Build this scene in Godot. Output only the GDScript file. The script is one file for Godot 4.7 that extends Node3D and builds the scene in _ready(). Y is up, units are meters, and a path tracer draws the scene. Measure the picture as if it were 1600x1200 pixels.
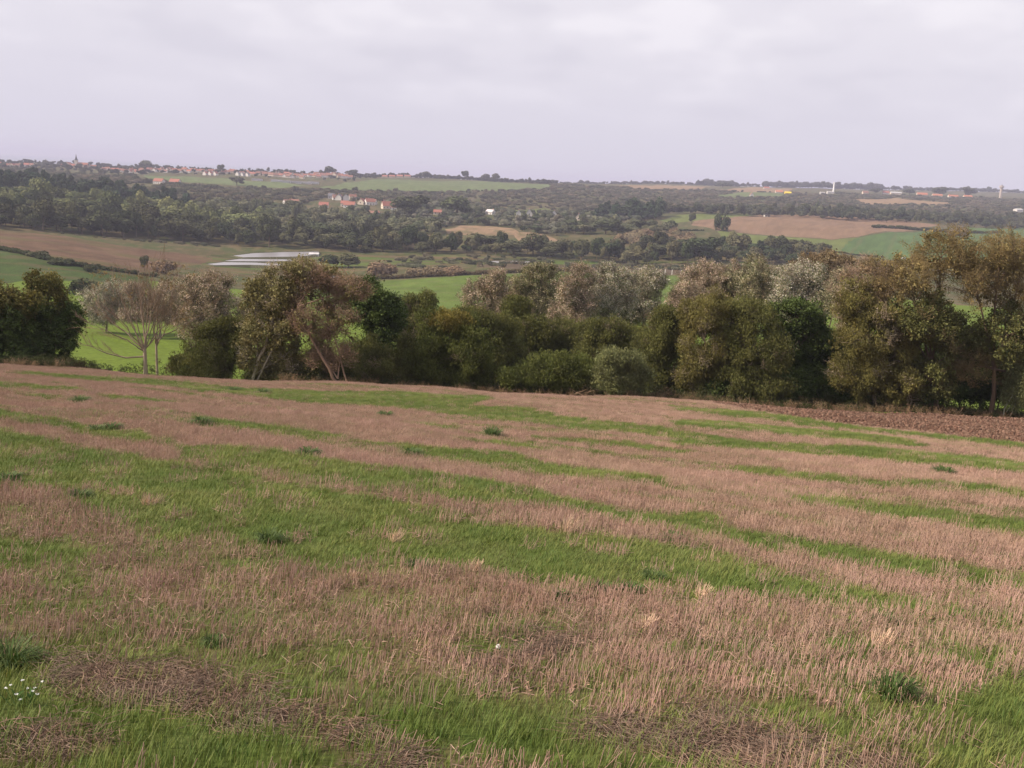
extends Node3D
# A stubble field on a hillside, a hedgerow at its lower edge, and the valley, village and sea beyond.
# x to the right, -z away from the viewer, metres. All places below are world coordinates.

var rng := RandomNumberGenerator.new()
var nz := FastNoiseLite.new()
var nz2 := FastNoiseLite.new()
var taken := {}
var mats := {}

func _ready() -> void:
	rng.seed = 11
	setup_noise()
	camera_sky_sun()
	build_ground()
	build_water()
	build_hedgerow()
	build_woods()
	build_far_things()
	build_houses()
	build_field_cover()
	build_details()

# ------------------------------------------------------------------ camera, sky, sun
func camera_sky_sun() -> void:
	var cam := Camera3D.new()
	cam.name = "camera"
	cam.fov = 41.11
	cam.far = 60000.0
	cam.near = 0.1
	add_child(cam)
	cam.position = Vector3(0, 60, 0)
	cam.basis = Basis(Vector3.RIGHT, deg_to_rad(-11.4)) * Basis(Vector3.BACK, deg_to_rad(3.0))
	cam.current = true
	var e := Environment.new()
	e.background_mode = Environment.BG_SKY
	e.tonemap_mode = Environment.TONE_MAPPER_LINEAR
	e.tonemap_exposure = 1.35
	e.sdfgi_enabled = true
	e.ssao_enabled = true
	e.ssil_enabled = true
	e.fog_enabled = true
	e.fog_density = 0.000135
	e.fog_light_color = Color(0.80, 0.81, 0.91)
	var sky := Sky.new()
	var pm := PanoramaSkyMaterial.new()
	pm.panorama = sky_picture()
	sky.sky_material = pm
	e.sky = sky
	var we := WorldEnvironment.new()
	we.name = "world"
	we.environment = e
	add_child(we)
	var sun := DirectionalLight3D.new()
	sun.name = "sun"
	sun.light_energy = 1.6
	sun.light_color = Color(1.0, 0.93, 0.84)
	sun.light_angular_distance = 1.2
	sun.shadow_enabled = true
	add_child(sun)
	sun.look_at_from_position(Vector3(-1.0, 0.80, 0.14) * 100.0, Vector3.ZERO)

func sky_picture() -> ImageTexture:
	var w := 2048
	var h := 1024
	var n := FastNoiseLite.new()
	n.seed = 4
	n.frequency = 1.0
	n.fractal_octaves = 5
	n.fractal_gain = 0.52
	var n2 := FastNoiseLite.new()
	n2.seed = 9
	n2.frequency = 1.0
	n2.fractal_octaves = 3
	var im := Image.create_empty(w, h, false, Image.FORMAT_RGBF)
	var low := Color(0.530, 0.510, 0.580)
	var hi := Color(0.625, 0.603, 0.652)
	for y in h:
		var el := (0.5 - (y + 0.5) / h) * PI
		if el < -0.02:
			im.fill_rect(Rect2i(0, y, w, h - y), low * 0.92)
			break
		var up := maxf(sin(el), 0.0)
		var k := smoothstep(0.0, 0.20, up)
		var base := low.lerp(hi, k)
		var far := 1.0 / (up + 0.09)
		var cover := smoothstep(0.03, 0.11, up)
		for x in w:
			var a := (x + 0.5) / w * TAU
			var px := sin(a) * far
			var pz := cos(a) * far
			var v := n.get_noise_2d(px * 0.55, pz * 0.55) * 0.9 + n2.get_noise_3d(sin(a) * 9.0, up * 26.0, cos(a) * 9.0) * 0.65
			var c := smoothstep(0.05, 0.55, v) - 0.7 * smoothstep(0.0, 0.5, -v)
			var g := 1.0 + 0.10 * c * cover
			im.set_pixel(x, y, Color(base.r * g, base.g * g, base.b * (1.0 + 0.08 * c * cover)))
	return ImageTexture.create_from_image(im)

func setup_noise() -> void:
	nz.seed = 3
	nz.frequency = 1.0
	nz.fractal_octaves = 3
	nz2.seed = 21
	nz2.frequency = 1.0
	nz2.fractal_octaves = 2

# ------------------------------------------------------------------ helpers
class MB:
	var v := PackedVector3Array()
	var n := PackedVector3Array()
	var c := PackedColorArray()
	var i := PackedInt32Array()
	func tri(a: Vector3, b: Vector3, d: Vector3, col: Color) -> void:
		var k := v.size()
		var nn := (d - a).cross(b - a).normalized()
		v.append(a); v.append(b); v.append(d)
		n.append(nn); n.append(nn); n.append(nn)
		c.append(col); c.append(col); c.append(col)
		i.append(k); i.append(k + 1); i.append(k + 2)
	func quad(a: Vector3, b: Vector3, d: Vector3, e: Vector3, col: Color) -> void:
		var k := v.size()
		var nn := (d - a).cross(b - a).normalized()
		for p in [a, b, d, e]:
			v.append(p); n.append(nn); c.append(col)
		i.append_array(PackedInt32Array([k, k + 1, k + 2, k, k + 2, k + 3]))
	func box(lo: Vector3, hi: Vector3, col: Color) -> void:
		var p := [Vector3(lo.x, lo.y, lo.z), Vector3(hi.x, lo.y, lo.z), Vector3(hi.x, lo.y, hi.z), Vector3(lo.x, lo.y, hi.z), Vector3(lo.x, hi.y, lo.z), Vector3(hi.x, hi.y, lo.z), Vector3(hi.x, hi.y, hi.z), Vector3(lo.x, hi.y, hi.z)]
		quad(p[3], p[7], p[6], p[2], col); quad(p[1], p[5], p[4], p[0], col)
		quad(p[0], p[4], p[7], p[3], col); quad(p[2], p[6], p[5], p[1], col)
		quad(p[4], p[5], p[6], p[7], col); quad(p[3], p[2], p[1], p[0], col)
	func tube(pts: Array, rad: Array, sides: int, col: Color) -> void:
		var k := v.size()
		var m := pts.size()
		for s in m:
			var dir: Vector3 = (pts[mini(s + 1, m - 1)] - pts[maxi(s - 1, 0)]).normalized()
			var side := dir.cross(Vector3(0.31, 0.2, 0.93)).normalized()
			var oth := dir.cross(side)
			for q in sides:
				var a := TAU * q / sides
				var nn := side * cos(a) + oth * sin(a)
				v.append(pts[s] + nn * rad[s]); n.append(nn); c.append(col)
		for s in m - 1:
			for q in sides:
				var a := k + s * sides + q
				var b := k + s * sides + (q + 1) % sides
				i.append_array(PackedInt32Array([a, b + sides, b, a, a + sides, b + sides]))
	func lathe(prof: Array, sides: int, col: Color, at := Vector3.ZERO) -> void:
		for s in prof.size() - 1:
			for q in sides:
				var a := TAU * q / sides
				var b := TAU * (q + 1) / sides
				var p0: Vector2 = prof[s]
				var p1: Vector2 = prof[s + 1]
				quad(at + Vector3(cos(b) * p0.x, p0.y, sin(b) * p0.x), at + Vector3(cos(b) * p1.x, p1.y, sin(b) * p1.x), at + Vector3(cos(a) * p1.x, p1.y, sin(a) * p1.x), at + Vector3(cos(a) * p0.x, p0.y, sin(a) * p0.x), col)
	func mesh(m: Material) -> ArrayMesh:
		var arr := []
		arr.resize(Mesh.ARRAY_MAX)
		arr[Mesh.ARRAY_VERTEX] = v
		arr[Mesh.ARRAY_NORMAL] = n
		arr[Mesh.ARRAY_COLOR] = c
		arr[Mesh.ARRAY_INDEX] = i
		var am := ArrayMesh.new()
		am.add_surface_from_arrays(Mesh.PRIMITIVE_TRIANGLES, arr)
		am.surface_set_material(0, m)
		return am

func numbered(called: String) -> String:
	if not taken.has(called):
		taken[called] = 0
		return called
	taken[called] += 1
	return "%s_%03d" % [called, taken[called]]

func mark(o: Node, label: String, category := "", group := "", kind := "") -> void:
	o.set_meta("label", label)
	if category: o.set_meta("category", category)
	if group: o.set_meta("group", group)
	if kind: o.set_meta("kind", kind)

func thing(called: String, label: String, category: String, at := Vector3.ZERO, turn := 0.0, group := "") -> Node3D:
	var o := Node3D.new()
	o.name = numbered(called)
	add_child(o)
	o.position = at
	o.rotation.y = turn
	mark(o, label, category, group)
	return o

func part(called: String, mesh: Mesh, parent: Node3D) -> MeshInstance3D:
	var o := MeshInstance3D.new()
	o.name = called
	o.mesh = mesh
	parent.add_child(o, true)
	return o

func top(called: String, mesh: Mesh, kind := "structure") -> MeshInstance3D:
	var o := MeshInstance3D.new()
	o.name = numbered(called)
	o.mesh = mesh
	add_child(o)
	if kind: o.set_meta("kind", kind)
	return o

func scatter(called: String, mesh: Mesh, xf: Array, cols: PackedColorArray, parent: Node3D) -> MultiMeshInstance3D:
	var mm := MultiMesh.new()
	mm.transform_format = MultiMesh.TRANSFORM_3D
	mm.use_colors = true
	mm.mesh = mesh
	mm.instance_count = xf.size()
	for k in xf.size():
		mm.set_instance_transform(k, xf[k])
		mm.set_instance_color(k, cols[k])
	var o := MultiMeshInstance3D.new()
	o.name = called
	o.multimesh = mm
	o.set_meta("kind", "stuff")
	parent.add_child(o, true)
	return o

func paint(key: String, rough := 0.9, through := 0.0, spec := 0.3) -> StandardMaterial3D:
	if mats.has(key):
		return mats[key]
	var m := StandardMaterial3D.new()
	m.resource_name = key
	m.vertex_color_use_as_albedo = true
	m.roughness = rough
	m.metallic_specular = spec
	m.cull_mode = BaseMaterial3D.CULL_DISABLED
	if through > 0.0:
		m.backlight_enabled = true
		m.backlight = Color(through, through, through * 0.8)
	mats[key] = m
	return m

func vary(c: Color, amount: float) -> Color:
	var f := 1.0 + rng.randf_range(-amount, amount)
	return Color(c.r * f * (1.0 + rng.randf_range(-0.12, 0.12) * amount * 2.0), c.g * f, c.b * f)

func rand_dir() -> Vector3:
	var y := rng.randf_range(-1, 1)
	var a := rng.randf() * TAU
	var r := sqrt(1.0 - y * y)
	return Vector3(r * cos(a), y, r * sin(a))

func polygon(a: Array, from := 0) -> PackedVector2Array:
	var p := PackedVector2Array()
	var k := from
	while k < a.size() - 1:
		p.append(Vector2(a[k], a[k + 1]))
		k += 2
	return p

func bounds(p: PackedVector2Array) -> Rect2:
	var r := Rect2(p[0], Vector2.ZERO)
	for q in p: r = r.expand(q)
	return r

# ------------------------------------------------------------------ the lie of the land
const TC := [-0.65, -0.5, -0.25, 0.0, 0.12, 0.25, 0.5, 0.65]
const TD := [50, 65, 80, 95, 120, 170, 230, 300, 370, 450, 560, 690, 850, 1050, 1300, 1600, 2000, 2500, 3000, 3600, 4500, 6000, 9000]
const TE := [
	[49, 49, 49, 49, 49, 49, 49, 49],
	[46.25, 46.25, 46.25, 46.25, 46.25, 46.25, 46.25, 46.25],
	[42.6, 42.6, 42.6, 42.6, 42.6, 42.6, 42.6, 42.6],
	[38.6, 38.6, 38.6, 38.6, 38.6, 38.6, 38.6, 38.6],
	[35, 35, 34.8, 34.5, 34.5, 34.5, 34.5, 34.5],
	[29, 29, 29, 28.5, 28.5, 28.5, 28.5, 28.5],
	[24.2, 24.2, 24, 23, 23, 23.5, 24, 24],
	[20, 20, 18.5, 18.5, 19, 20, 21, 21],
	[18, 18, 13, 15.8, 16, 17, 18, 18],
	[17.5, 17.5, 8.5, 15, 15.5, 16, 17, 17],
	[15, 14.5, 5, 10.5, 12, 13, 15, 15],
	[14, 13, 5, 6.5, 8, 11, 14, 15],
	[20, 19, 8, 14, 14, 16, 17, 18],
	[27, 26, 13, 17, 18, 24, 25, 26],
	[27, 27, 22, 20, 23, 31, 32, 33],
	[28, 28, 29, 27, 30, 37, 43, 44],
	[31, 31, 37, 42, 44, 48, 60, 62],
	[32, 33, 41, 50, 54, 62, 72, 75],
	[15, 22, 28, 42, 58, 68, 80, 83],
	[-3, 5, 5, 25, 62, 73, 98, 100],
	[-4, -4, -4, -4, 60, 70, 80, 80],
	[-4, -4, -4, -4, 40, 50, 50, 50],
	[-4, -4, -4, -4, -4, -4, -4, -4]]

func cr(p0: float, p1: float, p2: float, p3: float, f: float) -> float:
	return p1 + 0.5 * f * (p2 - p0 + f * (2.0 * p0 - 5.0 * p1 + 4.0 * p2 - p3 + f * (3.0 * (p1 - p2) + p3 - p0)))

func profile(d: float) -> PackedFloat32Array:
	var n := TD.size()
	d = clampf(d, TD[0], TD[n - 1] - 0.001)
	var i := 0
	while i < n - 2 and TD[i + 1] <= d: i += 1
	var f: float = (d - TD[i]) / (TD[i + 1] - TD[i])
	var a: Array = TE[maxi(i - 1, 0)]
	var b: Array = TE[i]
	var c: Array = TE[i + 1]
	var e: Array = TE[mini(i + 2, n - 1)]
	var r := PackedFloat32Array()
	for k in 8: r.append(cr(a[k], b[k], c[k], e[k], f))
	return r

func across(vals: PackedFloat32Array, t: float) -> float:
	t = clampf(t, TC[0], TC[7] - 0.000001)
	var i := 0
	while i < 6 and TC[i + 1] <= t: i += 1
	var f: float = (t - TC[i]) / (TC[i + 1] - TC[i])
	return cr(vals[maxi(i - 1, 0)], vals[i], vals[i + 1], vals[mini(i + 2, 7)], f)

func roll_of(x: float, d: float) -> float:
	var a := 0.10 * sin(x * 0.31 + d * 0.17) + 0.07 * sin(x * 0.13 - d * 0.41 + 1.7) + 0.05 * sin(x * 0.9 + d * 0.6)
	var b := 1.1 * sin(x * 0.021 + d * 0.013) + 0.8 * sin(x * 0.043 - d * 0.027 + 2.0) + 0.5 * sin(x * 0.011 + d * 0.061 + 4.0)
	b *= 1.0 - exp(-pow((x + 150.0) / 170.0, 2.0) - pow((d - 610.0) / 95.0, 2.0))
	return a * clampf((d - 2.0) / 10.0, 0.0, 1.0) + b * clampf((d - 150.0) / 500.0, 0.0, 1.0)

func height_in(vals: PackedFloat32Array, x: float, d: float) -> float:
	var w := clampf((d - 52.0) / 16.0, 0.0, 1.0)
	w = w * w * (3.0 - 2.0 * w)
	var h := 0.0
	if w < 1.0:
		h += (1.0 - w) * (minf(57.5 - 0.10 * d, 58.6) if d < 0.0 else 57.5 - 0.160 * d - 0.0002 * d * d)
	if w > 0.0:
		h += w * across(vals, x / maxf(d, 1.0))
	return h + roll_of(x, d)

func ground(x: float, z: float) -> float:
	return height_in(profile(-z), x, -z)

func on_ground(x: float, z: float) -> Vector3:
	return Vector3(x, ground(x, z), z)

const GRASS_STRIPS := [
	[-26.14,-52.44,-22.59,-52.76,-19.46,-52.5,-17.83,-54.72,-13.43,-52.61,-8.96,-54.09,-5.49,-53.93,-1.39,-55.87,-1.11,-44.87,-3.98,-39.38,-6.79,-41.03,-9.59,-40.63,-13.14,-41.13,-18.84,-49.13,-21.79,-48.69,-24.85,-49.82],
	[-24.26,-44.07,-18.49,-39.05,-16,-37.61,-15.63,-36.74,-17.51,-36.96,-21.29,-38.65],
	[-14.91,-35.84,-13.68,-36.24,-12.12,-36.09,-11.72,-34.93,-12.38,-32.8,-14.32,-34.42],
	[-17.47,-35.43,-16.16,-34.8,-14.7,-33.51,-14.24,-32.47,-15.37,-33.1,-17.11,-34.68],
	[-16.12,-29.21,-13.74,-26.76,-12.99,-26.29,-11.44,-25.11,-10.03,-24.05,-8.67,-22.92,-7.05,-21.37,-7.03,-20.71,-8.24,-21.42,-9.7,-22.54,-11.11,-23.71,-12.53,-24.39,-14.43,-26.14],
	[-8.87,-26.93,-7.75,-26.36,-6.24,-26.47,-4.16,-25.75,-4.02,-24.9,-5.67,-24.05,-7.16,-24.36,-8.59,-26.09],
	[-7,-20.62,-6.31,-20.98,-4.81,-20.39,-3.19,-18.67,-1.81,-18.3,-0.61,-18.04,0.73,-16.16,1.68,-15.14,2.75,-15.01,3.76,-13.95,4.97,-13.2,5.85,-12.83,6.83,-12.12,6.38,-11.26,5.4,-11.77,4.57,-12.05,3.41,-12.52,2.47,-13.36,1.54,-13.78,0.65,-14.1,-0.46,-13.99,-1.43,-14.51,-2.57,-15.07,-3.83,-16.25,-5.19,-17.25,-6.54,-19.24],
	[-15.12,-25.58,-11.59,-22.55,-9.63,-20.95,-7.5,-19.15,-5.91,-17.74,-3.82,-15.77,-2.15,-14.29,-0.37,-12.76,0.58,-12.22,1.4,-12.4,2.25,-12.54,2.79,-11.96,3.37,-11.47,4.07,-10.86,4.7,-10.45,5.53,-10.17,5.87,-10.05,5.36,-9.85,4.58,-9.87,4.07,-9.92,3.36,-9.79,2.92,-9.85,1.85,-9.73,1.15,-9.84,0.31,-10.06,-0.31,-10.37,-1.07,-10.44,-1.76,-10.43,-2.36,-10.64,-2.99,-10.63,-3.53,-11.01,-4.34,-11.82,-5.1,-12.16,-5.82,-12.88,-6.61,-13.47,-7.15,-13.83,-9.06,-15.23],
	[-4.94,-43.23,-2.75,-43.75,0.86,-42.1,2.51,-38.11,5.61,-31.92,6.87,-30.18,6.67,-29.26,5.14,-29.1,2.05,-30.79,0.7,-32.6,-2.31,-36.95,-4.58,-40.13],
	[-3.12,-33.11,-1.54,-31.32,-1.47,-29.97,-2.79,-29.64],
	[-1.4,-26.96,-0.09,-27.34,1.21,-26.79,1.18,-26.07,-0.08,-25.5,-1.34,-25.85],
	[0.65,-29.31,2.82,-28.33,4.8,-26.6,4.68,-25.84,2.72,-27.26,0.64,-28.64],
	[-4.03,-24.96,-2.46,-24.63,-1.48,-24.21,-0.23,-24.35,1.21,-21.53,2.25,-20.79,3.11,-19.77,2.97,-18.83,2.05,-18.83,1.09,-19.09,-0.16,-19.65,-1.33,-21.85,-2.32,-23.29,-3.93,-24.32],
	[9.35,-58.16,11.93,-54.61,13.81,-49.97,15.4,-45.14,17.09,-40.19,18.84,-35.62,18.12,-34.2,16.13,-37.88,14.33,-41.91,12.51,-45.16,10.36,-47.26,8.25,-51.19],
	[6.69,-41.28,9.98,-44.13,12.07,-43.49,14.03,-41,13.9,-33.6,13.35,-32.24,11.09,-32.33,8.75,-31.41,7.34,-32.34,5.52,-33.99],
	[4.89,-29.91,6.84,-30.02,8.22,-29.44,11.43,-29.39,13.66,-30.11,15.81,-29.02,12.65,-23.15,11.29,-24.79,10.13,-25.94,7.67,-27.34,6.33,-27.66,4.52,-27.56],
	[5.07,-23.64,6.13,-23.34,7.22,-22.01,7.97,-20.42,7.74,-19.81,6.81,-20.7,5.73,-21.74,4.93,-22.97],
	[8.33,-21.21,9.42,-20.57,10.68,-19.45,10.28,-18.68,9.06,-19.77,8.1,-20.59],
	[5.06,-18.39,6.01,-18.54,7.17,-18.1,8.05,-17.44,9.16,-16.52,8.59,-15.43,7.24,-15.59,6.28,-15.76,5.39,-16.58,4.74,-17.2],
	[2.51,-15.39,3.04,-15.54,3.3,-14.83,3.23,-14.46,2.87,-14.59,2.45,-14.94],
	[-5.85,-10.45,-5.55,-10.68,-5.13,-10.68,-4.68,-10.47,-4.36,-9.96,-4.46,-9.67,-4.7,-9.5,-5.24,-9.33],
	[-4.29,-11.08,-3.78,-11.53,-3.5,-10.91,-3.75,-10.59],
	[-0.47,-7.82,-0.21,-8,0.06,-7.95,0.09,-7.57,-0.19,-7.4,-0.42,-7.48],
	[2.53,-8.39,2.95,-8.68,3.23,-8.48,3,-8.12,2.59,-8.02],
	[3.53,-8.16,4.03,-8.36,4.68,-8.31,4.51,-7.98,3.79,-7.82,3.47,-7.92],
	[1.73,-6.81,2.03,-6.91,2.1,-6.65,1.78,-6.44,1.63,-6.55],
	[3.39,-7.12,4.43,-7.63,3.29,-5.47,2.74,-5.43,2.87,-6.2],
	[-0.98,-6.15,-0.58,-6.34,-0.22,-6.16,0.24,-6.3,0.45,-6.04,0.35,-5.6,-0.07,-5.45,-0.51,-5.68,-0.85,-5.83],
	[-3.9,-6.7,-3.25,-6.68,-2.92,-6.26,-2.62,-6.17,-2.08,-6.17,-1.54,-6.07,-1.19,-5.78,-0.79,-5.49,-0.92,-4.99,-2.84,-4.82],
	[0.4,-5.92,0.64,-5.9,0.94,-5.69,0.88,-5.22,0.33,-5.15]]
const STRAW_PATCHES := [
	[-3.19,-6.76,-2.84,-6.91,-2.2,-6.81,-1.62,-6.36,-1.37,-6.03,-1.6,-5.94,-2.01,-6.24,-2.53,-6.24,-2.86,-6.33],
	[-1.42,-6.08,-1,-5.81,-0.59,-5.66,-0.63,-5.41,-1.03,-5.55,-1.31,-5.77],
	[0.45,-6.15,0.98,-6.35,1.5,-6.35,1.93,-6.01,2.53,-5.86,2.4,-5.52,1.64,-5.54,0.9,-5.73,0.52,-5.94],
	[-3.11,-5.58,-2.77,-5.66,-2.37,-5.55,-2.36,-5.27,-2.9,-5.18],
	[-0.19,-7.44,0.27,-7.94,0.5,-8.34,0.54,-7.89,0.21,-7.26,-0.08,-6.99],
	[1.23,-6.26,1.57,-6.48,1.78,-6.1,1.5,-5.76,1.24,-5.83]]
const PLOUGHED_STRIP := [13.25,-66.5,14.95,-66.5,18.34,-66.5,22.56,-66.5,26.79,-66.5,31,-66.5,35.64,-66.5,39,-66.5,19.83,-33.37,18.77,-36.4,17.49,-38.79,16.8,-43.48,15.3,-46.62,13.88,-50.23,12.86,-55.64,12.36,-61.2]
const FIELDS := [
	["ploughed_field","plough",[-354.6,-592.7,-303.1,-600.4,-271.7,-613.8,-224.4,-589.8,-193,-595.1,-173.6,-586.2,-169.3,-548.4,-155.3,-436.4,-156.1,-406.4,-167.8,-407.1,-180.5,-407.1,-195.4,-417.2,-227,-449,-289.2,-482.7]],
	["hill_pasture","pasture",[-283.8,-473.7,-222.5,-439.9,-192.6,-411.1,-175.1,-400.4,-152.7,-400.6,-145.8,-409.6,-133.3,-367.7,-148.7,-349.6,-161.5,-344.2,-160.3,-316,-184.7,-306.8]],
	["marsh_meadow","marsh",[-182.9,-610.9,-162.5,-668.3,-124.4,-688,-72.82,-686.8,-21.17,-676.2,21.64,-700.5,86.15,-730.8,163,-709.9,155.6,-676.4,76.73,-648,20.56,-659.5,-40.8,-597.2,-59.7,-565.4,-85.86,-552.2,-98.07,-508.4,-125,-489.1,-153.1,-511.4,-167.8,-543.4]],
	["tilled_strip","tilled",[-19.43,-626.5,20.34,-651.7,75.71,-639.2,160.2,-660,149.5,-614.7,79.26,-551.2,47.15,-537.7,-3.31,-564.2,-21.76,-586.5]],
	["green_mound_field","mound",[-74.57,-480.2,-51.53,-489.5,-19.93,-500,30.48,-539.3,74.33,-540.1,94.29,-558.8,147.8,-607.2,93.99,-381.6,45.08,-371.5,-0.92,-293.9,-35.86,-277.5,-72.16,-351.7,-89.58,-464.6]],
	["sand_dune","sand",[-135.2,-950.7,-129.6,-983.2,-105,-980.9,-85.6,-955.7,-89.45,-889.2,-118.5,-900]],
	["sand_dune","sand",[-65.19,-896,-56.09,-976.4,-31.62,-967,-7.3,-928.4,1.47,-871.3,-16.88,-849.7,-42.7,-839.7,-58.4,-840.5]],
	["sand_dune","sand",[-6.7,-876,9.72,-896.8,25.53,-860.9,33.69,-820,18.81,-787.1,-0.89,-823.3]],
	["pale_field","pale",[-23.64,-1310.4,30.43,-1390,54.06,-1332.8,19.23,-1195.3,-17.23,-1168.4]],
	["pale_field","pale",[154.7,-1159.1,189.3,-1249.7,242.6,-1333.1,303.4,-1348.7,256.5,-1240,194.4,-1161.9,165.8,-1135.8]],
	["brown_field","brown",[194.4,-1161.9,260.8,-1261.1,309.3,-1338,362.1,-1321,433.1,-1314.3,473.2,-1269.3,489.4,-1211.6,463.4,-1182.5,396,-1114.5,423,-1113.1,386.4,-1068,315.9,-970.4,280.8,-932.1,223.7,-985.8,192.2,-1013.6,182.9,-1111.2]],
	["pale_field","pale",[191.1,-1007.7,220.7,-972.6,279.9,-929,313.5,-962.8,281,-894.1,248.7,-804.6,212.7,-801.3,176.8,-899.1]],
	["green_field","crop",[314.9,-963.3,385.1,-1055.3,482,-1174.1,685.2,-1349,794.6,-1459.8,426.8,-774.2,412.2,-802.7,335.8,-786.1,280,-793.7,259.7,-833.1,281,-909.2]],
	["far_pasture","farp",[-307.3,-1558,-317.2,-1869.9,-284.4,-2140.7,-158.8,-2222.9,-23.15,-2297.1,61.91,-2316,55.68,-1976.7,-18.17,-1871.1,-120.2,-1692.5,-214.9,-1621.5,-253.7,-1497.1]],
	["far_pasture","farp",[-641.8,-1765.9,-581.2,-1831.8,-468.9,-1749.5,-379,-1684.8,-325.5,-1625,-352.2,-1524.2,-448.7,-1566,-507.1,-1538.3,-533.7,-1480.5]],
	["far_stubble","farb",[616.6,-1955,775.7,-2167.9,813,-1997,761.8,-1841.4,662,-1845.9,607.7,-1852.6]],
	["far_stubble","farb",[216.1,-2454.5,471.4,-3162,527.5,-2934.5,394.2,-2349.6,233,-2186.1]],
	["far_stubble","farb",[437.1,-2348.9,754.4,-3300.4,807.5,-3115.2,615.6,-2400.1,462.2,-2258.7]],
	["far_pasture","farp",[372.3,-2029.1,503.6,-2322.4,578.4,-2280.1,505.7,-2040,369.4,-1914.8]]]
const POOLS := [
	[-171.8,-614.9,-165.8,-640.8,-152.4,-660.7,-132.2,-679.9,-129.8,-669.4,-129.3,-652.3,-134.1,-632.8,-150.1,-617.6,-162.6,-606.5],
	[-165.9,-576,-161.2,-594.5,-134.4,-607.4,-131.5,-596,-142.3,-585.5,-161.1,-574],
	[-167.1,-548.9,-162.2,-565.3,-146.3,-572.5,-131.2,-572,-129.7,-559.3,-145.3,-555.1,-160.9,-543.2],
	[-23.18,-642.4,-4.12,-658.7,11.51,-660.3,2.06,-640.5,-19.54,-629.8]]
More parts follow.
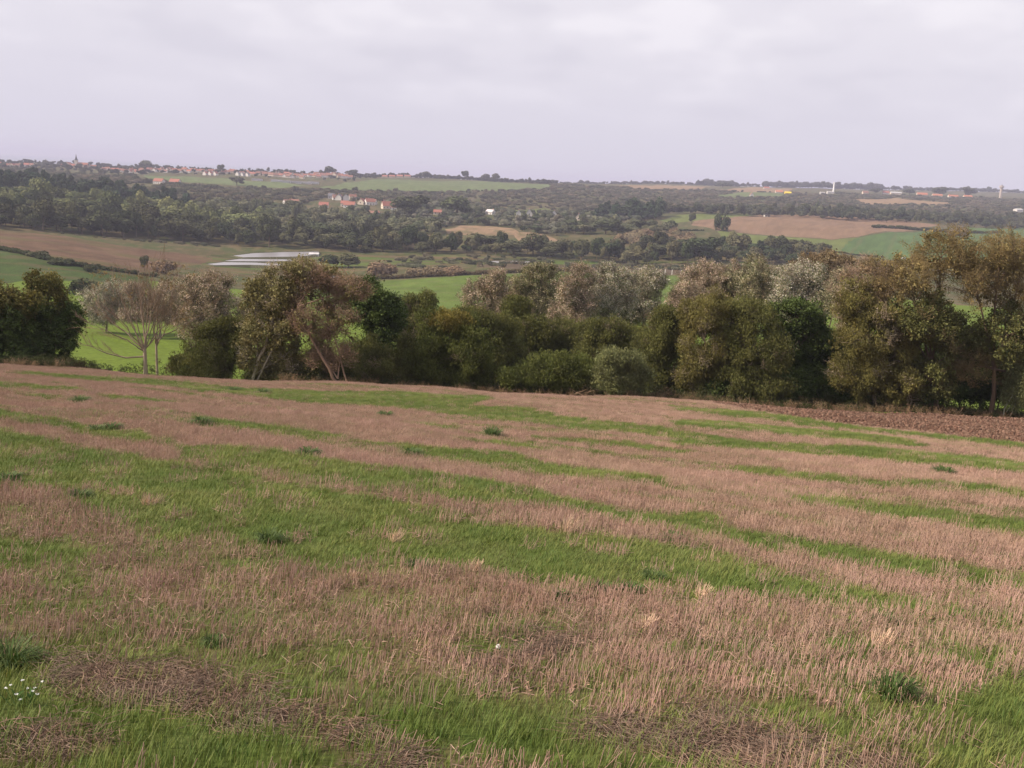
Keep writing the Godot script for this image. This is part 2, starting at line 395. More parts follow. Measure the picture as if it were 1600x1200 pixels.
const HEDGE_TREES := [
	["tree","dark","dark green broadleaf tree with a yellowing top at left field edge",-33.68,-73.00,[-0.08,5.33,-0.14,1.64,1.64,1.48,1,0.23,3.76,-0.49,1.92,1.82,1.72,-1,0.75,2.62,0.29,1.37,1.92,1.72,-1,-0.32,1.39,-0.17,1.82,1.46,1.64,-1,1.06,0.9,-0.02,0.46,0.64,0.57,-1,1.52,3.6,0.02,0.64,1.28,0.89,-1],[]],
	["tree","dark","dark green broadleaf tree cut by the left picture edge",-36.21,-71.00,[1.38,4.53,0.7,1.6,1.33,1.44,1,-0.98,4.77,0.67,2.22,1.86,2,-1,0.5,3.04,0.56,2.13,1.77,1.92,-1,-1.35,2.03,0.43,2.22,2.22,2,-1,1.1,1.33,0.51,1.86,1.42,1.68,-1],[]],
	["bare_tree","bare","bare fan-shaped tree with pale trunk and spreading twigs",-24.85,-68.00,[-0.03,5.08,1.05,3.83,2.98,3.44,-1],[]],
	["bare_tree","bare2","slender bare tree just right of the fan-shaped bare tree",-24.42,-69.00,[0.77,4.35,-0.52,1.29,3.02,1.81,-1],[]],
	["tree","silver","whitish silver poplar behind the bare tree's left branches",-76.82,-190.00,[-1.45,5.56,1.08,2.85,3.32,2.99,-1,1.48,7.76,-0.56,2.85,2.38,2.56,-1,3.33,5.09,-1.03,2.61,2.85,2.56,-1,0.04,2.98,0.62,2.85,1.66,2.56,-1],[]],
	["tree","silverp","pinkish silver poplar directly behind the fan-shaped bare tree",-64.84,-185.00,[-3.41,7.69,-1.37,3.24,2.54,2.91,-1,2.66,8.01,0.91,3.47,3.24,3.12,-1,-0.54,5.15,-0.72,3.47,2.78,3.12,-1,-4.06,4.14,0.53,2.78,1.62,2.5,-1,2.96,4.28,-0.9,3.01,1.62,2.71,-1],[]],
	["tree","silverp","pinkish grey poplar left of the large leaning tree",-31.52,-104.00,[-0.29,9.16,-0.2,2.6,2.21,2.34,-1,1.66,7.42,-0.35,2.21,2.6,2.34,-1,-1.63,6.59,-0.29,2.34,2.34,2.11,-1,0.7,10.66,-0.22,1.69,1.17,1.52,-1],[]],
	["shrub","olive","olive green round shrub right of the bare trees",-21.38,-72.00,[-0.22,1.63,0.79,2.02,1.89,1.82,-1,-1.6,0.86,0.43,1.17,1.26,1.13,-1,1.07,2.4,-0.29,1.26,1.71,1.54,-1,0.48,3.52,-0.37,1.17,0.99,1.05,-1],[]],
	["tree","leafy","tall pale-leaved poplar with glinting leaves beside leaning tree",-17.84,-68.50,[0.34,3.32,-0.69,1.2,2.06,1.68,-1,0.26,1.02,-0.67,1.03,1.28,1.16,-1,1.72,5.57,-0.73,1.8,1.8,1.62,-1,2.09,1.65,-0.88,1.46,1.46,1.31,-1,3,7.45,0.17,1.63,0.86,1.46,-1,4.62,7.66,-0.24,1.11,0.6,1,-1,0.34,5.5,-0.39,1.11,1.11,1,-1,2.08,3.85,0.11,1.46,1.46,1.31,-1],[0,-0.33,0,0.35,0.89,0,1,2.48,0,1.64,4.7,0]],
	["tree","twiggy","brown twiggy tree leaning left with bare reddish trunk",-11.27,-67.20,[-2.08,4.31,-0.5,1.43,2.35,1.41,-1,-0.47,4.18,-0.52,1.43,1.85,1.11,-1,-2.36,6.59,-1.09,1.93,1.26,1.16,-1,-0.33,1.6,-0.36,0.92,1.34,0.81,-1,0.34,6.35,-0.44,1.43,1.01,0.86,-1,-1.62,1.74,-0.62,1.01,1.26,0.76,-1],[0,-0.27,0,-0.74,0.48,0,-1.41,1.76,0,-2.5,3.77,0,-3.15,5.19,0]],
	["tree","dark","dark green maple right of the leaning tree",-9.94,-75.00,[-0.48,6.14,-0.12,1.88,1.5,1.69,-1,0.37,4.38,-0.29,1.31,1.88,1.69,-1,-1.67,6.75,-0.52,1.41,1.22,1.27,-1,-1.01,2.57,0.07,1.5,1.22,1.35,-1,0.81,5.74,-0.11,0.75,1.41,1.05,-1],[]],
	["shrub","olive","low olive shrub at the foot of the maple",-9.27,-70.00,[-0.12,1.2,0.74,1.66,1.31,1.5,-1,1.56,1.56,-0.37,1.31,1.49,1.34,-1,0.78,0.7,-0.05,1.49,0.88,1.34,-1],[]],
	["tree","olive","small upright olive tree against the bright green field",-8.89,-96.00,[-0.2,8.52,0.08,1.32,1.92,1.73,-1,-0.44,6.55,0.34,1.68,1.8,1.62,-1,0.56,9.29,0.05,0.72,1.32,1.01,-1,-1.13,9.07,-0.18,0.6,0.96,0.84,-1],[]],
	["willow","willow","rounded willow with yellow crown tips",-4.32,-69.50,[-0.22,3.57,-0.8,1.91,1.74,1.72,-1,-1.14,2.04,-0.24,1.82,1.74,1.64,-1,1.34,3.2,0.45,1.48,1.82,1.64,-1,0.83,1.52,-0.43,2.08,1.22,1.88,-1,-0.28,5.03,0.07,1.48,0.61,1.33,1],[]],
	["tree","olive","olive green willow right of the yellow-tipped willow",-1.18,-76.00,[-0.34,4.31,0,1.8,2,1.8,-1,-0.34,2.26,0.24,1.9,1.71,1.71,-1,-1.69,5.6,0.34,1.33,1.14,1.2,-1,1.08,2.93,-0.41,1.24,1.43,1.28,-1],[]],
	["tree","olive","wide olive tree below the whitish poplars",2.30,-86.00,[-0.36,6.21,0.98,2.36,1.5,2.13,-1,-1.93,7.22,0.67,1.61,1.5,1.45,-1,1.95,5.78,-0.21,2.15,1.61,1.94,-1,0.29,4.32,-0.69,2.69,1.61,2.42,-1],[]],
	["shrub","willow","low spreading dark green willow bush at field edge",2.21,-68.30,[-0.08,1.75,-0.43,1.96,1.15,1.77,-1,-2.14,1.2,-0.13,1.2,0.85,1.08,-1,1.67,1.58,0.03,1.2,1.02,1.08,-1],[]],
	["tree","olive","medium olive tree behind the pale willow bush",6.68,-79.00,[0.18,5.56,0.15,1.68,1.19,1.51,-1,-0.27,3.41,-0.24,1.78,2.27,2.04,-1,1.22,5.01,0.21,1.19,1.38,1.24,-1],[]],
	["shrub","paleb","pale grey-green willow bush at the field edge",7.15,-67.60,[-0.4,1.57,0.25,1.52,1.44,1.37,-1,0.81,1.46,-0.5,1.27,1.27,1.14,-1,-0.29,2.45,0.36,1.1,0.84,0.99,-1],[]],
	["tree","olive","upright olive tree right of the pale willow bush",11.00,-74.00,[-0.39,4.27,-0,1.48,2.4,2.07,-1,-0.77,2.01,-0.01,1.57,1.29,1.42,-1,0.02,6.14,0.27,1.11,1.11,1,-1],[]],
	["tree","olivey","yellowish olive tree with pale bare stems in its crown",14.01,-71.50,[-0.66,4.84,0.11,1.88,2.59,2.33,-1,0.08,6.7,0.06,1.52,1.34,1.37,-1,-1.09,2.52,0.04,1.34,1.52,1.37,-1,0.95,3.09,-0.61,1.43,1.88,1.69,-1],[]],
	["tree","olive","broad olive tree in the middle of the right hedge",17.03,-70.00,[-1.09,6.07,-0.4,1.84,1.49,1.65,-1,-0.35,3.87,0.21,1.92,1.92,1.73,-1,0.32,1.65,0.3,1.92,1.22,1.73,-1,-1.83,1.72,0.39,1.22,1.14,1.1,-1],[]],
	["tree","dark","dark shaded tree between the olive tree and twiggy ash",21.30,-73.00,[-1.44,7.01,0.62,2.1,1.28,1.89,-1,-0.7,5.2,0.17,2.28,1.73,2.05,-1,0.06,2.42,-0.37,2.46,1.92,2.22,-1,1.42,4,0.28,1.37,1.82,1.64,-1],[]],
	["tree","olivey","yellow-green bushy tree left below the twiggy ash",25.44,-69.50,[-1.6,5.32,0.84,2,1.65,1.8,-1,-2.65,7.55,0.49,1.48,1.3,1.33,-1,0.16,3.5,0.02,2.26,1.82,2.03,-1,-1.68,2.28,0.2,1.74,1.56,1.56,-1,1.01,1.97,0.61,1.74,1.48,1.56,-1],[]],
	["tree","ash","tall twiggy ash with thin brown crown and dark limbs",29.38,-69.00,[-3.17,9.24,0.32,2.42,1.81,2.17,-1,-4.32,7.45,-0.2,1.9,1.55,1.71,-1,-1.23,10.79,-0.03,1.9,1.55,1.71,-1,-1.96,6.53,0.49,2.42,1.98,2.17,1,0.86,4.93,-0.14,1.9,2.07,1.86,1,-1.01,2.61,0.52,1.9,1.47,1.71,1],[]],
	["tree","ash","tallest twiggy ash at the right picture edge",32.66,-68.30,[-1.03,11.05,0.28,2.39,1.71,2.15,-1,-2.47,9.2,0.32,1.62,1.96,1.77,-1,0.81,8.94,-0.55,1.71,2.39,2.15,-1,-0.2,5.88,0.86,2.05,1.88,1.84,1,-1.58,3.53,-0.19,1.79,1.28,1.61,-1,1.71,2.92,-0.28,1.28,1.79,1.61,1],[]],
	["tree","ash","leafy ash just past the right picture edge",40.12,-73.00,[-2.12,11.27,0.62,2.28,2.28,2.05,-1,-1.1,7.67,0.75,2.28,2.28,2.05,1,-0.98,3.95,0.91,2.28,2.28,2.05,1],[]],
	["shrub","paleb","small bush with a slanting pale birch stem at the right edge",33.01,-67.20,[0.68,1.48,-0.04,0.84,0.84,0.76,-1,1.04,2.46,-0.1,0.84,0.92,0.83,-1],[0,0.26,0,0.16,1.19,0,0.39,2.25,0]],
	["shrub","dark","shaded shrub in the second hedge row behind the leftmost dark tree",-39.98,-80.00,[-1.16,-0.46,-0.03,1.86,1.98,1.78,-1,1.32,-0.1,0.4,1.86,2.11,1.9,-1,0.12,0.53,-0.44,1.8,1.58,1.62,-1],[]],
	["shrub","olive","shaded shrub in the second hedge row behind the maple's left side",-12.53,-82.00,[-0.86,0.91,-0.43,1.27,1.57,1.41,-1,0.81,1.18,-0.21,1.27,1.67,1.51,-1,-0.04,1.68,-0.43,1.23,1.25,1.13,-1],[]],
	["shrub","olive","shaded shrub in the second hedge row behind the maple's low shrub",-9.07,-84.00,[-0.9,1.29,0.08,1.3,1.61,1.45,-1,0.81,1.57,0.19,1.3,1.71,1.54,-1,-0.06,2.08,-0.34,1.26,1.29,1.16,-1],[]],
	["shrub","olive","shaded shrub in the second hedge row behind the yellow-tipped willow",-5.71,-82.00,[-1.09,1.26,0.3,1.59,1.57,1.43,-1,0.99,1.55,-0.34,1.59,1.67,1.51,-1,-0.07,2.04,0.67,1.54,1.25,1.38,-1],[]],
	["shrub","olive","shaded shrub in the second hedge row behind the olive willow beside it",-1.55,-84.00,[-1.13,1.52,0.06,1.63,1.61,1.46,-1,1,1.82,0.57,1.63,1.71,1.54,-1,-0.09,2.32,0.59,1.57,1.29,1.42,-1],[]],
	["shrub","olive","shaded shrub in the second hedge row behind the low spreading bush",2.70,-83.00,[-1.13,1.59,0.37,1.61,1.59,1.45,-1,0.97,1.88,-0.29,1.61,1.69,1.52,-1,-0.11,2.37,0.21,1.56,1.27,1.4,-1],[]],
	["shrub","olive","shaded shrub in the second hedge row behind the medium olive tree",6.33,-82.00,[-0.99,1.49,0.49,1.43,1.22,1.29,-1,0.87,1.73,0.22,1.43,1.3,1.29,-1,-0.09,2.11,0.41,1.38,0.98,1.25,-1],[]],
	["shrub","dark","shaded shrub in the second hedge row behind the pale willow bush",11.30,-84.00,[-1.16,2.3,-0.72,1.63,1.61,1.46,-1,0.96,2.6,-0.58,1.63,1.71,1.54,-1,-0.15,3.1,-0.09,1.57,1.29,1.42,-1],[]],
	["shrub","dark","shaded shrub in the second hedge row behind the upright olive tree",14.58,-86.00,[-1.12,2.81,-0.49,1.5,2.01,1.81,-1,0.82,3.15,0.37,1.5,2.14,1.93,-1,-0.22,3.78,0.11,1.45,1.61,1.45,-1],[]],
	["shrub","dark","shaded shrub in the second hedge row behind the yellowish olive tree",17.71,-84.00,[-1.22,2.9,0.16,1.63,2.08,1.87,-1,0.88,3.25,-0.05,1.63,2.22,2,-1,-0.25,3.9,0.03,1.57,1.66,1.5,-1],[]],
	["shrub","dark","shaded shrub in the second hedge row behind the broad olive tree",23.31,-88.00,[-1.3,3.67,0.3,1.71,2.18,1.96,-1,0.9,4.03,-0.16,1.71,2.32,2.09,-1,-0.29,4.72,-0.34,1.65,1.74,1.57,-1],[]],
	["shrub","dark","shaded shrub in the second hedge row behind the dark shaded tree",26.87,-86.00,[-1.34,4.14,-0.11,1.67,2.61,2.33,-1,0.8,4.55,0.7,1.67,2.79,2.33,-1,-0.39,5.38,0.29,1.61,2.09,1.88,-1],[]],
	["shrub","dark","shaded shrub in the second hedge row behind the bushy yellow-green tree",31.26,-90.00,[-1.38,4.41,-0.41,1.74,2.48,2.23,-1,0.85,4.81,0.6,1.74,2.65,2.38,-1,-0.38,5.6,0.68,1.69,1.98,1.79,-1],[]],
	["shrub","dark","shaded shrub in the second hedge row behind the bushy tree's right side",32.63,-84.00,[-1.31,4.15,0.12,1.63,2.32,2.08,-1,0.78,4.53,0.16,1.63,2.47,2.22,-1,-0.38,5.26,-0.02,1.57,1.85,1.67,-1],[]],
	["shrub","dark","shaded shrub in the second hedge row behind the tall ash trunk",36.95,-86.00,[-1.39,4.56,0.7,1.67,2.61,2.33,-1,0.74,4.98,0.75,1.67,2.79,2.33,-1,-0.46,5.81,0.5,1.61,2.09,1.88,-1],[]],
	["shrub","dark","shaded shrub in the second hedge row behind the ash limbs at right",39.27,-84.00,[-1.37,4.63,-0.02,1.63,2.55,2.28,-1,0.7,5.03,0.44,1.63,2.72,2.28,-1,-0.48,5.85,0.22,1.57,2.04,1.84,-1],[]],
	["shrub","dark","shaded shrub in the second hedge row behind the slanting birch stem",41.45,-82.00,[-1.32,4.4,-0.65,1.59,2.26,2.03,-1,0.71,4.77,-0.46,1.59,2.41,2.17,-1,-0.44,5.48,-0.61,1.54,1.81,1.63,-1],[]],
	["shrub","dark","shaded shrub in the second hedge row behind the right picture edge",45.38,-84.00,[-1.36,4.81,0.51,1.63,2.32,2.08,-1,0.71,5.19,-0.06,1.63,2.47,2.22,-1,-0.47,5.92,0.68,1.57,1.85,1.67,-1],[]],
	["shrub","dark","low dark bush left of the ash trunks at the field edge",24.12,-71.00,[-1.18,1.41,0.35,1.33,1.15,1.2,-1,0.82,1.38,0.13,1.33,1.15,1.2,-1,-0.23,1.78,-0.23,1.15,0.98,1.04,-1],[]],
	["shrub","dark","low dark bush right of the ash trunks at the field edge",27.78,-70.00,[-1.16,1.48,-0.57,1.31,1.14,1.18,-1,0.81,1.45,0.17,1.31,1.14,1.18,-1,-0.23,1.85,0.13,1.14,0.96,1.02,-1],[]],
	["shrub","dark","low dark bush between the ash trunks at the field edge",32.01,-71.50,[-1.25,2.16,0.3,1.34,1.16,1.21,-1,0.76,2.13,-0.5,1.34,1.16,1.21,-1,-0.3,2.53,-0.41,1.16,0.98,1.05,-1],[]],
	["shrub","dark","low dark bush behind the ash trunks at the field edge",34.97,-72.00,[-1.3,2.71,0.11,1.35,1.17,1.21,-1,0.71,2.68,0.38,1.35,1.17,1.21,-1,-0.35,3.09,0.49,1.17,0.99,1.05,-1],[]],
	["shrub","dark","low dark bush beyond the ash trunks at the field edge",37.19,-71.00,[-1.27,2.53,0.05,1.33,1.15,1.2,-1,0.73,2.5,-0.25,1.33,1.15,1.2,-1,-0.33,2.9,-0.28,1.15,0.98,1.04,-1],[]],
	["shrub","olive","olive shrub filling the gap under the dark poplar trunk",11.27,-90.00,[-0.05,5.53,0.65,1.69,1.57,1.52,-1,-0.96,6.23,-0.4,1.24,1.24,1.11,-1,0.76,6.04,-0.35,1.24,1.35,1.22,-1],[]],
	["shrub","olive","dim shrub behind the pale-leaved poplar",-17.35,-72.50,[-0.75,0.2,0.39,1.01,1.77,1.42,-1,0.73,0.46,-0.3,1.01,1.77,1.42,-1],[]],
	["shrub","olive","dim shrub between the poplar and leaning stems",-14.89,-73.00,[-0.81,0.44,-0.26,1.09,1.85,1.52,-1,0.77,0.71,0.2,1.09,1.85,1.52,-1],[]],
	["shrub","olive","dim shrub behind the leaning brown tree",-11.37,-72.00,[-0.81,0.63,0.34,1.07,1.93,1.5,-1,0.75,0.91,-0.48,1.07,1.93,1.5,-1],[]],
	["shrub","dark","dark low bush under the shaded tree's left side",18.97,-70.00,[-0.96,1.62,0.04,1.22,1.12,1.1,-1,0.8,1.83,-0.3,1.22,1.12,1.1,-1],[]],
	["shrub","dark","dark low bush under the shaded tree's right side",21.79,-70.50,[-0.88,1.77,-0.19,1.11,1.12,1.01,-1,0.71,1.97,0.13,1.11,1.12,1.01,-1],[]],
	["shrub","dark","dark low bush between two olive trees at the edge",15.42,-70.00,[-0.7,1.22,-0.17,0.92,0.79,0.83,-1,0.62,1.37,0.05,0.92,0.79,0.83,-1],[]],
	["tree","silverp","pinkish poplar filling in left of the greenish one",-0.22,-118.00,[-1.03,9.77,0.62,2.12,2.36,2.12,-1,0.66,10.76,0.34,1.99,2.36,2.12,-1,-0.31,11.45,0.39,1.59,1.47,1.43,-1],[]],
	["tree","silverg","greenish poplar between the pinkish and the white one",9.26,-120.00,[-1.06,10.67,-0.33,2.04,2.64,2.38,-1,0.53,11.75,0.79,1.91,2.64,2.38,-1,-0.42,12.53,0.36,1.53,1.65,1.48,-1],[]],
	["tree","silver","pale poplar left of the dark trunk",13.38,-121.00,[-1.07,10.29,0.26,2.06,2.3,2.07,-1,0.54,11.25,-0.77,1.93,2.3,2.07,-1,-0.41,11.93,0.58,1.54,1.44,1.39,-1],[]],
	["tree","silverp","pinkish poplar just right of the gap's small one",21.19,-119.00,[-1.34,12.77,0.68,2.14,2.02,1.93,-1,0.33,13.62,0.86,2.01,2.02,1.82,-1,-0.66,14.2,-0.09,1.61,1.26,1.45,-1],[]],
	["tree","silver","pale poplar behind the broad olive tree",26.88,-121.00,[-1.37,12.29,0.55,2.3,2.18,2.07,-1,0.42,13.21,0.03,2.16,2.18,1.96,-1,-0.65,13.83,-0.23,1.72,1.36,1.55,-1],[]],
	["tree","silverp","pinkish poplar left of the pale silver one",31.15,-119.00,[-1.46,13.62,-0.89,2.14,2.38,2.14,-1,0.18,14.6,0.56,2.01,2.38,2.14,-1,-0.83,15.29,-0.12,1.61,1.49,1.45,-1],[]],
	["tree","silverp","pinkish poplar under the brown dome crown",34.52,-116.00,[-1.33,12.3,-0.43,2.09,1.97,1.88,-1,0.28,13.13,0.29,1.96,1.97,1.77,-1,-0.7,13.7,0.68,1.57,1.23,1.41,-1],[]],
	["tree","silverp","low pinkish poplar at the far left of the whitish group",-4.90,-114.00,[-0.69,8.14,-0.55,1.48,1.48,1.33,-1,0.5,8.76,0.24,1.39,1.48,1.33,-1,-0.17,9.2,-0.09,1.11,0.93,1,-1],[]],
	["tree","silverp","brownish silver poplar at the left end of the whitish group",-3.05,-112.00,[-1.28,10.47,-0.73,1.82,2.1,1.89,-1,0.4,12.25,-0.27,1.96,1.68,1.76,-1,-0.7,8.51,0.02,1.68,1.82,1.64,-1],[]],
	["tree","silverg","broad greenish silver poplar in the whitish group",3.45,-116.00,[-0.38,12.28,-1.02,3.33,2.61,3,-1,-2.28,9.77,0,2.61,2.17,2.35,-1,1.07,9.94,-0.76,2.46,2.46,2.22,-1,-0.8,14.51,0.44,1.88,0.87,1.7,-1],[]],
	["tree","silverp","pinkish silver poplar in the middle of the whitish group",6.89,-110.00,[-0.47,10.89,-0.28,2.2,2.89,2.6,-1,-1.58,8.74,-0.36,2.34,1.93,2.1,-1,0.05,13.53,-0.03,1.65,1.24,1.49,-1],[]],
	["tree","silver","bright white-leaved poplar in the whitish group",10.59,-114.00,[-0.39,11.59,0.54,2.99,3.13,2.82,-1,-1.65,9.07,0.91,2.56,1.85,2.31,-1,0.49,14.35,0.38,1.85,1.28,1.67,-1],[]],
	["tree","silver","grey silver poplar with visible dark trunk beside the gap",15.03,-118.00,[-0.67,12.56,-0.69,2.51,2.8,2.52,-1,0.21,14.53,-0.42,1.77,1.47,1.59,-1,0.09,10.36,-0.62,1.92,1.47,1.73,-1],[]],
	["tree","silverp","small pinkish poplar right of the gap",18.60,-112.00,[-0.62,10.4,0.31,1.96,2.52,2.27,-1,0.48,12.29,0.19,1.82,1.82,1.64,-1],[]],
	["tree","silverp","pinkish round poplar rising above the olive trees",23.18,-116.00,[-1.58,14.71,-1.09,3.04,1.74,2.74,-1,0.8,13.97,0.39,2.61,2.03,2.35,-1,-1.06,12.13,-1.28,2.9,2.17,2.61,-1],[]],
	["tree","silverg","greenish silver poplar right of the pinkish round poplar",27.31,-112.00,[-0.77,13.57,-1.2,2.94,2.94,2.65,-1,-1.81,11.26,0.66,2.52,1.68,2.27,-1],[]],
	["tree","silver","pale silver poplar below the brown dome-shaped crown",30.41,-108.00,[-0.71,14.13,-1.22,2.83,2.57,2.55,-1,-1.93,11.63,-0.28,2.43,1.76,2.19,-1,0.98,12.19,-0.81,2.16,2.03,1.94,-1],[]],
	["tree","brownd","brown dome-shaped crown above the poplars",37.57,-122.00,[-1.08,17.32,-1.05,3.66,1.52,3.29,-1,-1.03,15.51,0.28,3.35,1.98,3.02,-1,1.13,16.61,-0.23,1.98,1.52,1.78,-1],[]],
	["tree","silverg","dark silvery poplar left of the twiggy ash",34.05,-106.00,[-0.81,12.84,0.87,2.12,2.39,2.15,-1,0.34,14.36,-0.19,1.59,1.59,1.43,-1],[]],
	["tree","twigp","thin pinkish brown twiggy tree left of the ash",29.60,-86.00,[-0.99,11.28,-0.12,2.26,2.26,2.03,-1,0.43,12,-0.38,1.83,1.94,1.74,-1,-1.39,9.21,0.56,1.83,1.61,1.64,-1],[]]]
const TUSSOCKS := [
	[2.9,-6.9,0.34,0.3],
	[-3.5,-6.8,0.4,0.26],
	[-2.2,-7.4,0.2,0.14],
	[0.6,-9.4,0.22,0.15],
	[1.0,-9.7,0.28,0.18],
	[1.3,-9.7,0.26,0.16],
	[3.7,-9.2,0.24,0.14],
	[-0.9,-10.4,0.24,0.16],
	[1.6,-10.3,0.26,0.16],
	[-2.7,-11.2,0.34,0.25],
	[-5.7,-13.1,0.3,0.18],
	[10.3,-23.4,0.5,0.28],
	[-2.2,-22.6,0.5,0.26],
	[-0.5,-28.8,0.6,0.4],
	[-4.6,-36.7,0.6,0.3],
	[-4.0,-19.8,0.5,0.24],
	[-9.4,-23.5,0.5,0.25],
	[-7.7,-24.8,0.5,0.3],
	[-13.6,-31.5,0.7,0.3],
	[-14.1,-50.9,0.7,0.3],
	[-12.4,-50.0,0.7,0.3],
	[-7.2,-14.2,0.35,0.22],
	[-9.7,-23.3,0.4,0.2],
	[2.2,-12.7,0.3,0.2]]
const STRAW_TUFTS := [
	[0.8,-12.4,0.42,0.24],
	[-4.7,-12.9,0.32,0.2],
	[-0.3,-10.3,0.28,0.14],
	[-1.3,-11.5,0.3,0.15],
	[2.0,-9.6,0.3,0.16],
	[3.3,-8.3,0.3,0.2],
	[-1.5,-9.8,0.2,0.1],
	[1.3,-8.5,0.25,0.15]]
const WOODS := [
	["front",10.5,8.5,15,[-338.6,-618,-308.6,-612,-285.1,-645,-255.2,-672,-220.5,-694,-177.4,-694,-91.26,-692,-100.2,-760,-196.9,-770,-286.7,-755,-360.5,-715,-391.7,-715],"dark tree in the front row of the wood behind the left brown field",70],
	["pale",12,10,16,[-405.4,-740,-347.8,-745,-292.4,-770,-192.2,-790,-218.9,-900,-341.8,-900,-471.1,-860],"pale yellow-green tree in the middle of the left wood",60],
	["pine",10,11,18,[-493,-900,-386.6,-900,-301.2,-930,-320.9,-1010,-443.7,-1080,-597.1,-1090],"dark pine in the wood on the left slope",50],
	["mixed",12,7,12,[-257.3,-810,-167.7,-790,-65.96,-800,-67.12,-880,-129.2,-980,-276.1,-1080,-336.7,-1060],"grey-olive tree in the wood below the hamlet",40],
	["middle",11,7.5,14,[-93.67,-694,-23.05,-697,80.33,-700,158.2,-702,204.9,-700,230.2,-770,180.3,-800,121.3,-800,69.42,-770,35.06,-745,-52.22,-745,-100.2,-760],"dark tree in the long wood beyond the marsh meadow",70],
	["russet",7,6,8,[73.47,-815,138.6,-815,145.3,-870,95.03,-875],"russet brown bush behind the long wood",10],
	["mixed",12,7,13,[35.99,-880,80.24,-890,125.4,-900,145.6,-960,91.05,-1010,40.08,-980],"olive tree between the sand dunes and the brown field",12],
	["far",14,8,13,[147.5,-1285,287.3,-1275,408.6,-1240,533.2,-1230,648.7,-1250,768.1,-1480,511.4,-1420,313.2,-1390,158.4,-1380],"dark tree in the wood above the brown field",40],
	["pine",11,15,19,[76.78,-1150,158.1,-1160,172.8,-1240,88.89,-1240],"tall dark pine in the clump in the middle distance",14]]
const SCRUB := [
	["heath",13,2.5,5,0.75,[-159,-1330,68.65,-1290,160.7,-1400,623.5,-1480,796.7,-1500,1301.3,-2450,702.4,-2350,263.9,-2300,65.73,-2300,-190.7,-1780],"dull olive and brown scrub covering the far heath"],
	["heath",11,2.5,6,0.8,[-363.1,-1100,-270,-1110,-233.9,-1290,-142.5,-1330,-188.6,-1760,-313.3,-1520,-462.1,-1400],"olive scrub between the left wood and the far pasture"],
	["heath",12,3,7,0.7,[-619,-1130,-443.2,-1130,-356.3,-1100,-468.7,-1420,-568.2,-1560,-1013.5,-1850],"dark scrub between the pines and the skyline village"],
	["village",19,4,9,0.38,[-1013.5,-1850,-606.1,-1650,-674.4,-1900,-416.1,-1960,-274.1,-1900,-323.1,-2450,-1342.2,-2450],"garden trees among the skyline village houses"],
	["mixedscrub",9,4,8,0.75,[-156.6,-1000,-63.09,-900,35.17,-860,53.75,-1010,142.7,-1180,67.06,-1260,-139.3,-1300,-211.2,-1250],"olive bushes and garden trees round the hamlet"],
	["ridge",12,6,10,0.9,[-393.7,-2330,-165.4,-2360,79.9,-2300,83.03,-2390,-171.7,-2450,-408.9,-2420],"tree line along the top of the far pasture"],
	["ridge",16,14,20,1,[775.4,-3350,1145,-3350,1206.9,-3500,810.1,-3500],"dark wood on the far right skyline"],
	["ridge",16,13,17,1,[544.8,-3250,662.5,-3250,689,-3380,574.9,-3380],"small round wood on the far skyline"],
	["ridge",18,9,13,0.9,[1179.1,-3450,1859.1,-3500,1922.8,-3620,1216.7,-3560],"low wood along the far right skyline"],
	["ridge",18,7,11,0.8,[111.2,-3200,552.8,-3250,763.9,-3300,787,-3400,135.8,-3320],"low wood along the middle of the skyline"],
	["heath",9,1.5,3,0.5,[-56.55,-560,-18.85,-570,144.2,-640,155.5,-690,-22.82,-690,-72.87,-680,-81.76,-620],"tawny marsh scrub in front of the long wood"],
	["heath",7,1.2,2.6,0.6,[-280.1,-625,-246.1,-648,-211.3,-665,-196.2,-670,-203,-686,-218.6,-688,-252.2,-664,-285.5,-637],"low bramble belt between wood and left brown field"]]
